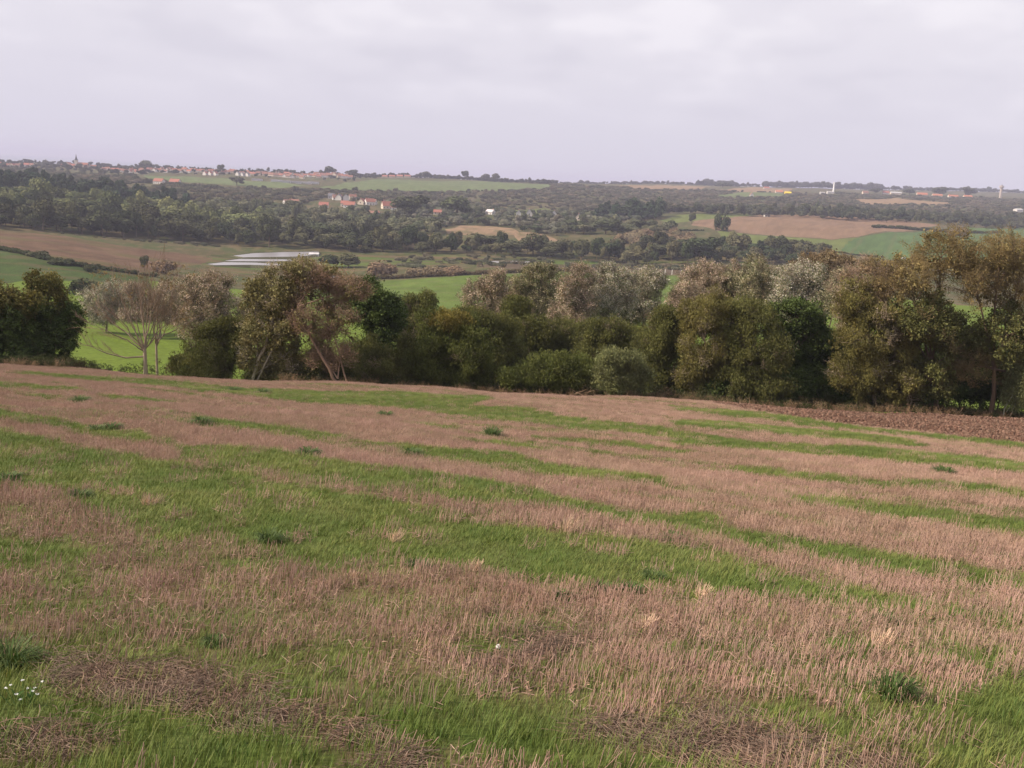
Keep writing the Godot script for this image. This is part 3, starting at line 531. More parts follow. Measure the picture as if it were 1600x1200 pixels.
const SINGLES := [
	["bush","front",-195.3,-417.2,2.87,5.74,"round dark bush in the hedge on the left hillside, farthest left"],
	["bush","front",-177.4,-397.9,2.75,5.97,"low wide bush in the middle of the left hillside hedge"],
	["bush","front",-161.7,-389.4,3.42,3.89,"small round bush at the right end of the hillside hedge"],
	["tree","front",-155.9,-427.1,6.69,3.74,"small upright tree before the left brown field"],
	["bush","russet",-151.8,-438.5,6.31,7.13,"brown bush beside the small upright tree by the brown field"],
	["bush","front",-124.5,-293.6,4.81,6.24,"dark bush in the meadow behind the white poplar"],
	["tree","front",-106.2,-577.8,7.19,13.00,"dark tree left in the clump by the pools"],
	["tree","front",-95.4,-577.2,7.89,14.43,"dark tree right in the clump by the pools"],
	["bush","russet",-67.5,-508.9,8.89,10.18,"pale tawny bush on the near side of the marsh"],
	["bush","russet",-50.8,-527.3,4.28,8.57,"brown bush at the left end of the hedge above the bright field"],
	["bush","russet",-40.0,-515.7,4.83,9.67,"brown bush in the hedge above the bright field"],
	["bush","russet",-30.7,-504.8,5.05,7.57,"brown bush at the right end of the hedge above the bright field"],
	["tree","front",-114.2,-1060.0,21.71,38.42,"large round dark tree beside the hamlet's red roofs"],
	["tree","pale",-66.6,-1080.0,21.73,37.80,"large pale weeping tree right of the round dark tree"],
	["bush","front",196.2,-1010.0,17.03,10.10,"lone dark bush beside the far brown field"],
	["tree","front",186.2,-1130.0,11.55,8.47,"small tree at the tip of the pale green strip"],
	["tree","far",-221.9,-2380.0,14.81,23.80,"pinkish lone tree on the skyline above the far pasture"],
	["tree","far",-132.7,-2400.0,19.38,21.00,"feathery tree on the skyline, left of a pair"],
	["tree","far",-84.0,-2400.0,18.11,21.00,"left tree of the pair on the middle skyline"],
	["tree","far",-63.5,-2400.0,19.59,21.00,"right tree of the pair on the middle skyline"],
	["tree","far",836.4,-2480.0,11.73,31.00,"round dark tree among the right skyline houses, farthest left"],
	["tree","far",917.9,-2480.0,13.55,34.10,"round dark tree left of the orange roofs"],
	["tree","far",989.7,-2480.0,21.01,43.40,"largest round dark tree above the orange roofs"],
	["tree","far",1059.5,-2480.0,22.73,34.10,"round dark tree right of the orange roofs"],
	["tree","far",-593.5,-2050.0,15.88,15.38,"dark tree above the white gables of the village"],
	["tree","far",-813.0,-2250.0,19.23,36.56,"large tree on the village skyline right of the church"],
	["tree","far",-426.0,-2300.0,18.42,31.62,"dark tree behind the right end of the village"],
	["tree","far",-370.5,-2280.0,14.77,22.80,"square dark tree at the right end of the village"],
	["tree","far",-737.2,-2250.0,4.68,22.50,"small tree between the village roofs"],
	["tree","far",-427.7,-1560.0,12.41,25.35,"grey-green tree at the right end of the small green field"],
	["bush","russet",439.2,-1040.0,12.92,13.00,"small bush on the edge of the green field"],
	["tree","far",517.3,-2700.0,12.92,50.62,"dark round tree mass on the far plateau"]]
const HEDGES := [
	["low dark hedge crossing the left hillside",1.8,[-254.1,-462.6,-222.5,-439.9,-193.7,-413.4,-175.1,-400.4,-154.1,-404.3,-145.8,-409.6]],
	["brown hedge along the top of the bright green field",2,[-76.34,-491.6,-52.83,-501.6,-20.45,-512.8,30.61,-542.1]],
	["dark hedge between the brown field and green field",3.5,[376,-1110,417.1,-1120,473.9,-1125,512.9,-1120]],
	["dark hedge line under the green field on the right",1.4,[250.1,-820,265.1,-812,283.6,-808]],
	["short green hedge at the edge of the marsh meadow",1.8,[102.6,-650,112.9,-652,120.1,-654]],
	["dark hedge before the far brown field",2,[131.2,-985,150.1,-990,176.2,-1000]]]
const HOUSES := [
	["house",-1056.2,-2060.8,9.8,6.4,2.7,3.0,-15,"white","red","small red-roofed house at the far left of the skyline village","houses left of the church"],
	["house",-1062.1,-2079.9,10.4,6.3,3.4,3.8,0,"white","rust","small red-roofed house at the far left of the skyline village","houses left of the church"],
	["house",-1018.3,-2019.2,9.7,7.1,2.7,3.3,20,"white","red","small red-roofed house at the far left of the skyline village","houses left of the church"],
	["house",-1029.0,-2047.9,11.3,6.3,4.2,3.7,20,"white","red","small red-roofed house at the far left of the skyline village","houses left of the church"],
	["house",-983.3,-1980.1,9.8,6.7,2.9,3.0,10,"cream","red","small red-roofed house at the far left of the skyline village","houses left of the church"],
	["house",-1012.9,-2049.9,9.6,7.3,3.0,3.0,10,"white","rust","small red-roofed house at the far left of the skyline village","houses left of the church"],
	["house",-993.1,-2030.6,8.7,6.0,4.3,2.7,75,"cream","red","small red-roofed house at the far left of the skyline village","houses left of the church"],
	["house",-977.1,-2019.9,11.6,6.9,3.0,3.5,10,"white","rust","small red-roofed house at the far left of the skyline village","houses left of the church"],
	["house",-973.5,-2026.4,8.6,7.0,2.8,3.4,75,"cream","rust","small red-roofed house at the far left of the skyline village","houses left of the church"],
	["house",-951.8,-1999.4,9.3,7.3,3.3,3.5,10,"white","red","small red-roofed house at the far left of the skyline village","houses left of the church"],
	["house",-980.5,-2079.2,10.7,7.3,2.8,3.5,-15,"cream","rust","small red-roofed house at the far left of the skyline village","houses left of the church"],
	["house",-940.7,-2137.5,11.7,6.5,3.3,2.6,10,"cream","red","small red-roofed house beside the church on the skyline","houses round the church"],
	["house",-955.1,-2192.2,11.6,6.5,4.4,2.8,75,"cream","red","small red-roofed house beside the church on the skyline","houses round the church"],
	["house",-902.7,-2088.8,11.3,7.4,2.8,3.2,0,"cream","red","small red-roofed house beside the church on the skyline","houses round the church"],
	["house",-918.1,-2146.4,8.1,7.4,3.1,3.1,10,"white","rust","small red-roofed house beside the church on the skyline","houses round the church"],
	["house",-900.2,-2121.0,11.6,7.5,3.4,3.1,0,"white","rust","small red-roofed house beside the church on the skyline","houses round the church"],
	["house",-887.0,-2120.5,11.0,6.6,3.7,3.5,90,"cream","red","small red-roofed house beside the church on the skyline","houses round the church"],
	["house",-862.6,-2080.7,7.8,6.2,2.9,2.8,90,"white","red","small red-roofed house beside the church on the skyline","houses round the church"],
	["house",-886.3,-2152.1,11.4,6.5,3.2,3.1,0,"cream","red","small red-roofed house beside the church on the skyline","houses round the church"],
	["house",-765.0,-1898.8,10.7,6.5,4.1,2.8,75,"cream","rust","small red-roofed house on the slope right below the church","houses below the church"],
	["house",-779.5,-1944.3,9.9,6.5,3.5,2.6,0,"white","rust","small red-roofed house on the slope right below the church","houses below the church"],
	["house",-779.6,-1958.3,7.7,6.9,3.5,3.3,-15,"white","rust","small red-roofed house on the slope right below the church","houses below the church"],
	["house",-760.0,-1923.2,9.7,7.0,3.0,3.3,10,"cream","rust","small red-roofed house on the slope right below the church","houses below the church"],
	["house",-762.0,-1947.0,11.7,6.4,3.4,2.9,0,"white","red","small red-roofed house on the slope right below the church","houses below the church"],
	["house",-734.9,-1882.1,11.3,6.2,3.8,2.9,0,"white","red","small red-roofed house on the slope right below the church","houses below the church"],
	["house",-739.8,-1915.2,10.0,6.7,3.1,3.2,0,"white","rust","small red-roofed house on the slope right below the church","houses below the church"],
	["house",-747.7,-1945.3,8.7,6.3,3.2,2.7,-15,"cream","red","small red-roofed house on the slope right below the church","houses below the church"],
	["house",-705.9,-1850.0,7.9,6.3,3.3,3.3,10,"white","rust","small red-roofed house on the slope right below the church","houses below the church"],
	["house",-709.9,-1881.5,10.2,7.5,2.7,3.6,90,"white","red","small red-roofed house on the slope right below the church","houses below the church"],
	["house",-725.4,-1931.3,9.8,6.1,4.0,3.6,75,"cream","red","small red-roofed house on the slope right below the church","houses below the church"],
	["house",-735.2,-1973.2,9.2,7.4,3.3,3.0,-15,"white","rust","small red-roofed house on the slope right below the church","houses below the church"],
	["house",-695.5,-1879.8,7.9,6.9,3.4,2.6,0,"cream","red","small red-roofed house on the slope right below the church","houses below the church"],
	["house",-745.2,-2037.4,9.2,7.6,2.8,3.1,0,"cream","rust","small red-roofed house on the skyline above the small green field","houses above the small green field"],
	["house",-780.5,-2140.9,10.6,6.4,3.4,2.9,0,"cream","rust","small red-roofed house on the skyline above the small green field","houses above the small green field"],
	["house",-730.1,-2029.2,9.9,6.3,3.3,3.5,75,"cream","red","small red-roofed house on the skyline above the small green field","houses above the small green field"],
	["house",-743.2,-2075.3,9.3,7.1,4.0,3.0,0,"cream","red","small red-roofed house on the skyline above the small green field","houses above the small green field"],
	["house",-735.5,-2067.7,11.7,6.8,3.6,3.3,10,"cream","rust","small red-roofed house on the skyline above the small green field","houses above the small green field"],
	["house",-726.2,-2061.2,11.4,6.8,4.3,2.7,75,"white","rust","small red-roofed house on the skyline above the small green field","houses above the small green field"],
	["house",-726.4,-2081.6,11.4,6.2,3.5,2.9,0,"white","red","small red-roofed house on the skyline above the small green field","houses above the small green field"],
	["house",-734.5,-2122.0,7.7,7.6,4.3,3.4,75,"white","red","small red-roofed house on the skyline above the small green field","houses above the small green field"],
	["house",-700.7,-2044.7,9.2,6.0,2.7,2.8,-15,"white","rust","small red-roofed house on the skyline above the small green field","houses above the small green field"],
	["house",-724.5,-2127.3,7.7,6.0,2.7,3.7,75,"white","rust","small red-roofed house on the skyline above the small green field","houses above the small green field"],
	["house",-723.9,-2141.1,8.6,6.4,3.6,2.8,75,"cream","red","small red-roofed house on the skyline above the small green field","houses above the small green field"],
	["house",-699.5,-2094.4,8.8,7.2,4.4,3.3,10,"cream","red","small red-roofed house on the skyline above the small green field","houses above the small green field"],
	["house",-696.4,-2106.7,9.7,7.1,3.0,2.9,0,"cream","red","small red-roofed house on the skyline above the small green field","houses above the small green field"],
	["house",-670.4,-2043.7,8.7,7.5,3.6,2.9,0,"white","rust","small red-roofed house on the skyline above the small green field","houses above the small green field"],
	["house",-692.8,-2136.7,11.0,6.5,3.6,3.3,-15,"white","red","small red-roofed house on the skyline above the small green field","houses above the small green field"],
	["house",-672.9,-2087.9,10.8,6.1,2.9,3.8,90,"white","red","small red-roofed house on the skyline above the small green field","houses above the small green field"],
	["house",-649.2,-2029.3,9.0,6.9,2.6,2.9,-15,"white","red","small red-roofed house on the skyline above the small green field","houses above the small green field"],
	["house",-677.5,-2145.1,11.5,6.7,2.7,3.0,0,"cream","red","small red-roofed house on the skyline above the small green field","houses above the small green field"],
	["house",-675.1,-2145.1,10.8,7.5,3.4,2.9,90,"cream","red","small red-roofed house in the middle of the skyline village","houses in the middle of the village"],
	["house",-647.7,-2077.5,10.5,7.3,4.3,2.6,20,"cream","red","small red-roofed house in the middle of the skyline village","houses in the middle of the village"],
	["house",-652.4,-2121.6,11.0,6.9,3.5,2.9,0,"cream","red","small red-roofed house in the middle of the skyline village","houses in the middle of the village"],
	["house",-627.8,-2074.7,8.2,6.6,3.2,3.1,90,"white","red","small red-roofed house in the middle of the skyline village","houses in the middle of the village"],
	["house",-646.3,-2156.9,7.7,7.5,2.7,2.9,10,"white","red","small red-roofed house in the middle of the skyline village","houses in the middle of the village"],
	["house",-637.7,-2144.8,11.2,6.3,2.9,3.2,10,"white","red","small red-roofed house in the middle of the skyline village","houses in the middle of the village"],
	["house",-630.8,-2160.7,11.2,6.6,4.0,3.0,20,"white","rust","small red-roofed house in the middle of the skyline village","houses in the middle of the village"],
	["house",-621.2,-2137.2,8.5,7.6,3.6,3.3,0,"cream","rust","small red-roofed house in the middle of the skyline village","houses in the middle of the village"],
	["house",-587.6,-2051.4,8.6,6.7,2.8,2.9,0,"cream","red","small red-roofed house in the middle of the skyline village","houses in the middle of the village"],
	["house",-588.3,-2080.4,9.9,7.6,2.9,3.6,10,"white","rust","small red-roofed house in the middle of the skyline village","houses in the middle of the village"],
	["house",-590.7,-2120.6,9.9,6.1,3.6,3.8,0,"cream","red","small red-roofed house in the middle of the skyline village","houses in the middle of the village"],
	["house",-595.7,-2163.1,7.7,6.3,4.3,3.4,-15,"white","rust","small red-roofed house in the middle of the skyline village","houses in the middle of the village"],
	["house",-558.3,-2055.4,9.9,7.0,2.7,3.2,90,"cream","rust","small red-roofed house in the middle of the skyline village","houses in the middle of the village"],
	["house",-555.6,-2063.4,10.5,7.5,2.8,3.6,0,"cream","red","small red-roofed house in the middle of the skyline village","houses in the middle of the village"],
	["house",-568.5,-2149.3,8.2,6.8,4.2,3.0,0,"cream","red","small red-roofed house in the middle of the skyline village","houses in the middle of the village"],
	["house",-546.4,-2102.1,11.1,6.1,3.2,2.7,-15,"cream","red","small red-roofed house in the middle of the skyline village","houses in the middle of the village"],
	["house",-536.4,-2081.3,9.4,7.1,3.6,2.9,0,"cream","red","small red-roofed house in the middle of the skyline village","houses in the middle of the village"],
	["house",-548.3,-2155.1,8.4,7.4,3.2,2.9,90,"cream","rust","red-roofed house in the dense right part of the skyline village","houses in the dense right part"],
	["house",-534.7,-2123.8,9.3,6.8,3.7,3.1,-15,"cream","red","red-roofed house in the dense right part of the skyline village","houses in the dense right part"],
	["house",-533.8,-2155.3,9.6,6.7,3.1,3.6,0,"cream","red","red-roofed house in the dense right part of the skyline village","houses in the dense right part"],
	["house",-527.9,-2142.0,9.7,6.6,2.7,3.7,-15,"white","rust","red-roofed house in the dense right part of the skyline village","houses in the dense right part"],
	["house",-524.6,-2159.5,10.5,6.0,3.5,3.1,75,"white","red","red-roofed house in the dense right part of the skyline village","houses in the dense right part"],
	["house",-506.2,-2101.4,9.7,6.7,3.2,2.7,-15,"white","rust","red-roofed house in the dense right part of the skyline village","houses in the dense right part"],
	["house",-518.0,-2191.7,7.7,6.5,3.5,3.6,90,"cream","red","red-roofed house in the dense right part of the skyline village","houses in the dense right part"],
	["house",-509.7,-2182.7,8.0,7.6,3.6,3.3,75,"white","red","red-roofed house in the dense right part of the skyline village","houses in the dense right part"],
	["house",-493.0,-2141.1,9.7,6.1,4.0,3.4,20,"cream","red","red-roofed house in the dense right part of the skyline village","houses in the dense right part"],
	["house",-493.2,-2165.7,11.6,7.3,2.7,2.9,0,"cream","rust","red-roofed house in the dense right part of the skyline village","houses in the dense right part"],
	["house",-500.1,-2210.3,11.1,6.4,3.2,2.6,0,"cream","red","red-roofed house in the dense right part of the skyline village","houses in the dense right part"],
	["house",-485.3,-2170.4,10.2,6.2,4.1,3.2,-15,"cream","red","red-roofed house in the dense right part of the skyline village","houses in the dense right part"],
	["house",-484.0,-2196.4,9.4,6.8,2.8,2.9,90,"white","red","red-roofed house in the dense right part of the skyline village","houses in the dense right part"],
	["house",-466.4,-2154.9,10.0,7.2,3.3,2.6,0,"cream","red","red-roofed house in the dense right part of the skyline village","houses in the dense right part"],
	["house",-463.3,-2155.5,10.4,6.8,2.7,3.2,20,"white","red","red-roofed house in the dense right part of the skyline village","houses in the dense right part"],
	["house",-514.2,-2027.0,8.4,6.8,4.3,2.8,0,"cream","rust","red-roofed house in the lower row of the village's right part","houses in the lower right row"],
	["house",-505.1,-2041.8,11.0,7.4,4.1,2.7,10,"cream","rust","red-roofed house in the lower row of the village's right part","houses in the lower right row"],
	["house",-505.1,-2058.8,7.8,6.5,2.8,3.3,75,"white","red","red-roofed house in the lower row of the village's right part","houses in the lower right row"],
	["house",-489.6,-2031.9,11.5,7.0,3.5,3.5,-15,"cream","rust","red-roofed house in the lower row of the village's right part","houses in the lower right row"],
	["house",-475.2,-2008.8,8.7,6.2,3.3,3.5,10,"cream","rust","red-roofed house in the lower row of the village's right part","houses in the lower right row"],
	["house",-472.6,-2028.8,11.2,6.8,3.6,2.9,0,"cream","red","red-roofed house in the lower row of the village's right part","houses in the lower right row"],
	["house",-461.3,-2026.9,10.2,7.2,3.2,3.1,75,"white","red","red-roofed house in the lower row of the village's right part","houses in the lower right row"],
	["house",-451.2,-2004.5,8.0,7.5,3.9,3.3,0,"cream","rust","red-roofed house in the lower row of the village's right part","houses in the lower right row"],
	["house",-447.5,-2028.1,10.1,7.4,3.6,2.7,90,"white","rust","red-roofed house in the lower row of the village's right part","houses in the lower right row"],
	["house",-445.1,-2071.5,8.3,7.3,2.6,3.6,0,"white","rust","red-roofed house in the lower row of the village's right part","houses in the lower right row"],
	["house",-431.3,-2038.2,8.6,7.5,3.1,2.9,-15,"cream","rust","red-roofed house in the lower row of the village's right part","houses in the lower right row"],
	["house",-457.4,-2165.6,8.1,6.1,4.4,3.4,90,"white","red","red-roofed house at the right end of the skyline village","houses at the right end"],
	["house",-440.9,-2115.2,8.3,6.9,2.6,2.6,0,"white","red","red-roofed house at the right end of the skyline village","houses at the right end"],
	["house",-440.5,-2147.9,8.9,7.6,3.1,3.2,90,"cream","red","red-roofed house at the right end of the skyline village","houses at the right end"],
	["house",-427.7,-2095.9,7.7,7.3,3.3,3.4,20,"white","red","red-roofed house at the right end of the skyline village","houses at the right end"],
	["house",-427.5,-2139.2,8.1,7.1,2.6,3.2,-15,"cream","red","red-roofed house at the right end of the skyline village","houses at the right end"],
	["house",-433.5,-2189.2,11.2,7.6,4.0,3.6,10,"cream","rust","red-roofed house at the right end of the skyline village","houses at the right end"],
	["house",-407.5,-2084.2,9.6,6.0,3.0,3.1,10,"cream","red","red-roofed house at the right end of the skyline village","houses at the right end"],
	["house",-412.8,-2149.5,10.7,6.0,3.9,3.5,20,"white","red","red-roofed house at the right end of the skyline village","houses at the right end"],
	["house",-398.3,-2100.6,11.1,7.6,4.0,3.3,10,"white","rust","red-roofed house at the right end of the skyline village","houses at the right end"],
	["house",-414.4,-2223.3,9.1,7.1,2.7,3.7,0,"white","red","red-roofed house at the right end of the skyline village","houses at the right end"],
	["house",-389.7,-2113.5,9.4,6.5,3.8,3.2,10,"white","rust","red-roofed house at the right end of the skyline village","houses at the right end"],
	["house",-397.4,-2188.1,7.7,7.1,4.3,2.7,-15,"cream","rust","red-roofed house at the right end of the skyline village","houses at the right end"],
	["house",-390.9,-2172.2,9.0,6.6,4.4,3.3,75,"cream","red","red-roofed house at the right end of the skyline village","houses at the right end"],
	["house",-376.3,-2138.7,8.2,7.6,2.9,3.7,20,"cream","rust","red-roofed house at the right end of the skyline village","houses at the right end"],
	["house",-375.2,-2149.1,10.0,7.3,4.4,2.9,-15,"white","red","red-roofed house at the right end of the skyline village","houses at the right end"],
	["house",-354.3,-2080.3,11.7,7.5,4.2,3.1,10,"white","red","red-roofed house at the right end of the skyline village","houses at the right end"],
	["house",-368.7,-2186.5,8.5,6.7,4.3,3.3,90,"white","rust","red-roofed house at the right end of the skyline village","houses at the right end"],
	["house",-347.3,-2100.2,10.4,6.3,2.7,3.3,10,"white","rust","red-roofed house at the right end of the skyline village","houses at the right end"],
	["house",-578.5,-1900.0,6.0,7.6,3.4,3.8,62,"white","red","left of three white gabled houses above the small green field","three white gables"],
	["house",-569.1,-1900.0,6.0,7.6,3.4,3.8,62,"white","red","middle of three white gabled houses above the small green field","three white gables"],
	["house",-559.7,-1900.0,6.0,7.6,3.4,3.8,62,"white","red","right of three white gabled houses above the small green field","three white gables"],
	["house",-526.9,-1930.0,6.0,7.6,3.4,3.4,60,"white","grey","left of three white gables with grey roofs in the village","three grey-roofed gables"],
	["house",-518.5,-1930.0,6.0,7.6,3.4,3.4,60,"white","grey","middle of three white gables with grey roofs in the village","three grey-roofed gables"],
	["house",-509.0,-1930.0,6.0,7.6,3.4,3.4,60,"white","grey","right of three white gables with grey roofs in the village","three grey-roofed gables"],
	["house",-495.5,-1420.0,14.4,7.6,3.8,3.6,-18,"white","red","white house with red roof left of the pair before the green field",""],
	["house",-476.9,-1430.0,14.4,7.6,4.1,3.7,-16,"white","red","white house with red roof right of the pair before the green field",""],
	["house",-315.4,-2380.0,13.6,6.8,2.5,2.7,0,"cream","red","long low red roof on the skyline right of the village","long red roofs"],
	["house",-297.8,-2380.0,13.6,6.8,2.5,2.7,0,"cream","red","long low red roof on the skyline right of the village","long red roofs"],
	["house",-280.3,-2380.0,13.6,6.8,2.5,2.7,0,"cream","red","long low red roof on the skyline right of the village","long red roofs"],
	["house",-262.7,-2380.0,13.6,6.8,2.5,2.7,0,"cream","red","long low red roof on the skyline right of the village","long red roofs"],
	["shed",-447.9,-1760.0,17.0,7.6,2.0,1.2,4,"pale","slate","long low grey-roofed shed beside the far pasture","low grey sheds"],
	["shed",-401.2,-1700.0,17.0,7.6,2.0,1.2,4,"pale","slate","long low grey-roofed shed beside the far pasture","low grey sheds"],
	["shed",-384.2,-1690.0,17.0,7.6,2.0,1.2,4,"pale","slate","long low grey-roofed shed beside the far pasture","low grey sheds"],
	["shed",-369.7,-1700.0,17.0,7.6,2.0,1.2,4,"pale","slate","long low grey-roofed shed beside the far pasture","low grey sheds"],
	["shed",-357.1,-1720.0,17.0,7.6,2.0,1.2,4,"pale","slate","long low grey-roofed shed beside the far pasture","low grey sheds"],
	["shed",-348.4,-1740.0,17.0,7.6,2.0,1.2,4,"pale","slate","long low grey-roofed shed beside the far pasture","low grey sheds"],
	["house",-225.1,-1184.4,10.5,6.4,3.0,3.3,0,"cream","red","small dull red roof half hidden among the hamlet trees","half-hidden hamlet roofs"],
	["house",-231.7,-1305.9,11.6,6.1,2.7,3.5,20,"white","rust","small dull red roof half hidden among the hamlet trees","half-hidden hamlet roofs"],
	["house",-205.8,-1210.9,8.6,7.1,3.9,2.9,0,"cream","red","small dull red roof half hidden among the hamlet trees","half-hidden hamlet roofs"],
	["house",-214.1,-1318.3,9.3,6.8,2.9,3.1,20,"white","rust","small dull red roof half hidden among the hamlet trees","half-hidden hamlet roofs"],
	["house",-192.0,-1251.4,9.4,7.5,3.8,3.3,75,"cream","red","small dull red roof half hidden among the hamlet trees","half-hidden hamlet roofs"],
	["house",-182.2,-1265.0,11.6,6.1,3.3,3.0,-15,"white","rust","small dull red roof half hidden among the hamlet trees","half-hidden hamlet roofs"],
	["house",-164.0,-1241.6,11.2,7.0,3.0,3.8,90,"cream","rust","small dull red roof half hidden among the hamlet trees","half-hidden hamlet roofs"],
	["house",-141.9,-1173.3,10.3,6.0,3.1,3.1,10,"white","red","small dull red roof half hidden among the hamlet trees","half-hidden hamlet roofs"],
	["house",-143.0,-1273.0,9.6,7.2,2.9,3.7,75,"white","rust","small dull red roof half hidden among the hamlet trees","half-hidden hamlet roofs"],
	["house",-266.1,-1180.0,8.5,6.0,3.0,2.5,40,"white","rust","small white house left of two in the scrub above the wood",""],
	["house",-259.5,-1190.0,9.3,6.0,3.1,2.5,0,"white","rust","small white house right of two in the scrub above the wood",""],
	["house",-243.4,-1330.0,7.6,6.8,3.4,3.1,0,"grey","slate","grey house at the left end of the hamlet",""],
	["house",-228.3,-1300.0,6.0,7.6,3.8,3.8,80,"white","slate","white gabled house with dark roof in the hamlet",""],
	["house",-219.5,-1300.0,6.0,7.6,3.8,3.8,100,"white","slate","second white gabled house with dark roof in the hamlet",""],
	["house",-198.2,-1200.0,12.8,7.6,3.4,3.8,-8,"white","red","hamlet house with big red hipped roof and white wall",""],
	["house",-182.6,-1250.0,11.0,7.6,4.2,3.6,30,"white","red","tall white hamlet house with orange-red roof",""],
	["house",-152.6,-1190.0,14.4,8.5,3.4,4.7,25,"cream","red","hamlet house with the broadest red roof beside the round tree",""],
	["house",-153.8,-1085.0,11.9,7.6,2.5,2.9,-5,"cream","rust","dull red-roofed hamlet house nearest the wood",""],
	["house",-89.9,-1120.0,8.5,6.8,2.5,2.5,0,"cream","red","small red roof showing between the round tree and weeping tree",""],
	["house",-32.8,-1120.0,9.3,6.0,2.9,2.5,-40,"white","pale","pale low house among grey bushes",""],
	["house",-2.6,-1150.0,5.5,5.5,2.7,2.9,90,"white","slate","leftmost small white gable beyond the dunes",""],
	["house",9.4,-1155.0,7.2,6.4,3.4,3.9,90,"white","slate","largest white gable beyond the dunes",""],
	["house",37.8,-1180.0,6.8,5.5,3.4,3.4,90,"white","slate","white gable with a dark window beyond the dunes",""],
	["house",60.4,-1080.0,6.8,6.8,3.4,3.8,80,"cream","slate","cream gable near the sand dunes",""],
	["house",450.8,-2050.0,7.6,6.8,3.8,4.2,90,"white","rust","lone white house on the far plateau",""],
	["house",630.0,-2700.0,13.6,7.6,3.4,3.4,0,"white","red","white farmhouse with red roof on the far plateau",""],
	["house",304.9,-1290.0,6.8,6.0,3.8,2.5,0,"white","rust","little white house at the edge of the far wood",""],
	["house",564.8,-2300.0,15.3,7.6,2.5,3.4,0,"cream","orange","orange-roofed house beside the yellow barn",""],
	["barn",574.3,-2260.0,13.6,8.5,2.9,2.5,0,"yellow","yellow","bright yellow barn on the right plateau",""],
	["building",668.8,-2330.0,10.2,6.8,3.0,1.0,0,"white","pale","small flat white building left of the white chimney",""],
	["building",685.8,-2330.0,13.6,8.5,4.2,1.0,0,"white","pale","white building at the foot of the white chimney",""],
	["house",803.3,-2450.0,13.6,7.6,3.4,4.2,10,"cream","rust","cream house left of the right skyline trees",""],
	["house",861.5,-2480.0,15.3,7.6,3.4,4.2,0,"white","red","house with red roof left of the long cream barn",""],
	["barn",882.1,-2470.0,25.5,8.5,4.2,2.5,0,"cream","pale","long cream barn on the right skyline",""],
	["house",924.6,-2420.0,23.8,8.5,2.7,4.2,0,"cream","orange","leftmost long orange roof on the right skyline",""],
	["house",952.0,-2400.0,22.1,8.5,2.5,3.4,0,"cream","orange","second long orange roof on the right skyline",""],
	["house",988.5,-2400.0,22.1,8.5,2.5,3.4,0,"cream","orange","third long orange roof on the right skyline",""],
	["house",1017.8,-2390.0,18.7,8.5,2.5,3.0,0,"cream","orange","rightmost orange roof on the right skyline",""],
	["house",808.7,-1700.0,15.3,7.6,3.4,1.7,30,"white","pale","pale building at the right picture edge",""],
	["shed",-88.4,-487.0,4.5,3.0,1.6,0.8,0,"grey","slate","small grey shed in the marsh pasture",""],
	["hut",-131.9,-655.0,2.4,2.2,1.5,0.6,0,"pale","pale","left of two pale huts at the end of the upper pool",""],
	["hut",-128.6,-655.0,2.4,2.2,1.5,0.6,0,"pale","pale","right of two pale huts at the end of the upper pool",""]]

# grass share in the stubble field, on a raster of 0.125 m
const GX0 := -56.0
const GZ0 := -70.0
const GS := 0.125
const GW := 896
const GH := 584
var grass_map := PackedByteArray()
var straw_map := PackedByteArray()

func raster(list: Array) -> PackedByteArray:
	var m := PackedByteArray()
	m.resize(GW * GH)
	for a in list:
		var p := polygon(a)
		var r := bounds(p)
		for j in range(maxi(0, int((r.position.y - GZ0) / GS)), mini(GH, int((r.end.y - GZ0) / GS) + 1)):
			for i in range(maxi(0, int((r.position.x - GX0) / GS)), mini(GW, int((r.end.x - GX0) / GS) + 1)):
				if Geometry2D.is_point_in_polygon(Vector2(GX0 + i * GS, GZ0 + j * GS), p):
					m[j * GW + i] = 255
	return m

func map_at(m: PackedByteArray, x: float, z: float) -> float:
	var i := int((x - GX0) / GS)
	var j := int((z - GZ0) / GS)
	if i < 0 or j < 0 or i >= GW or j >= GH: return 0.0
	return m[j * GW + i] / 255.0

func grass_share(x: float, z: float) -> float:
	var d := -z
	var k := 0.16 + d * 0.006
	var wx := x + nz.get_noise_2d(x * 0.5, z * 0.5) * k * 1.6 + nz.get_noise_2d(x * 2.3 + 40.0, z * 2.3) * k * 0.5
	var wz := z + nz.get_noise_2d(x * 0.5 + 90.0, z * 0.5) * k + nz.get_noise_2d(x * 2.3, z * 2.3 + 70.0) * k * 0.5
	var g := map_at(grass_map, wx, wz)
	var mixed := clampf(0.17 + 0.22 * (1.0 - smoothstep(6.0, 9.0, d)) + 0.55 * nz2.get_noise_2d(x * 0.55 + 7.0, z * 0.9), 0.0, 1.0) * (1.0 - smoothstep(9.0, 16.0, d)) + clampf(-0.06 + 1.25 * nz2.get_noise_2d((x * 0.78 + z * 0.62) * 0.05, (z * 0.78 - x * 0.62) * 0.75), 0.0, 0.8) * smoothstep(9.0, 16.0, d)
	mixed += (1.0 - smoothstep(10.0, 13.0, d)) * 0.24 * smoothstep(-0.6, -1.8, x + (d - 8.0) * 0.1) + 0.14 * (1.0 - smoothstep(5.5, 7.5, d))
	return clampf(maxf(g * (0.86 + 0.25 * nz2.get_noise_2d(x * 0.8, z * 0.8)), mixed), 0.0, 1.0)

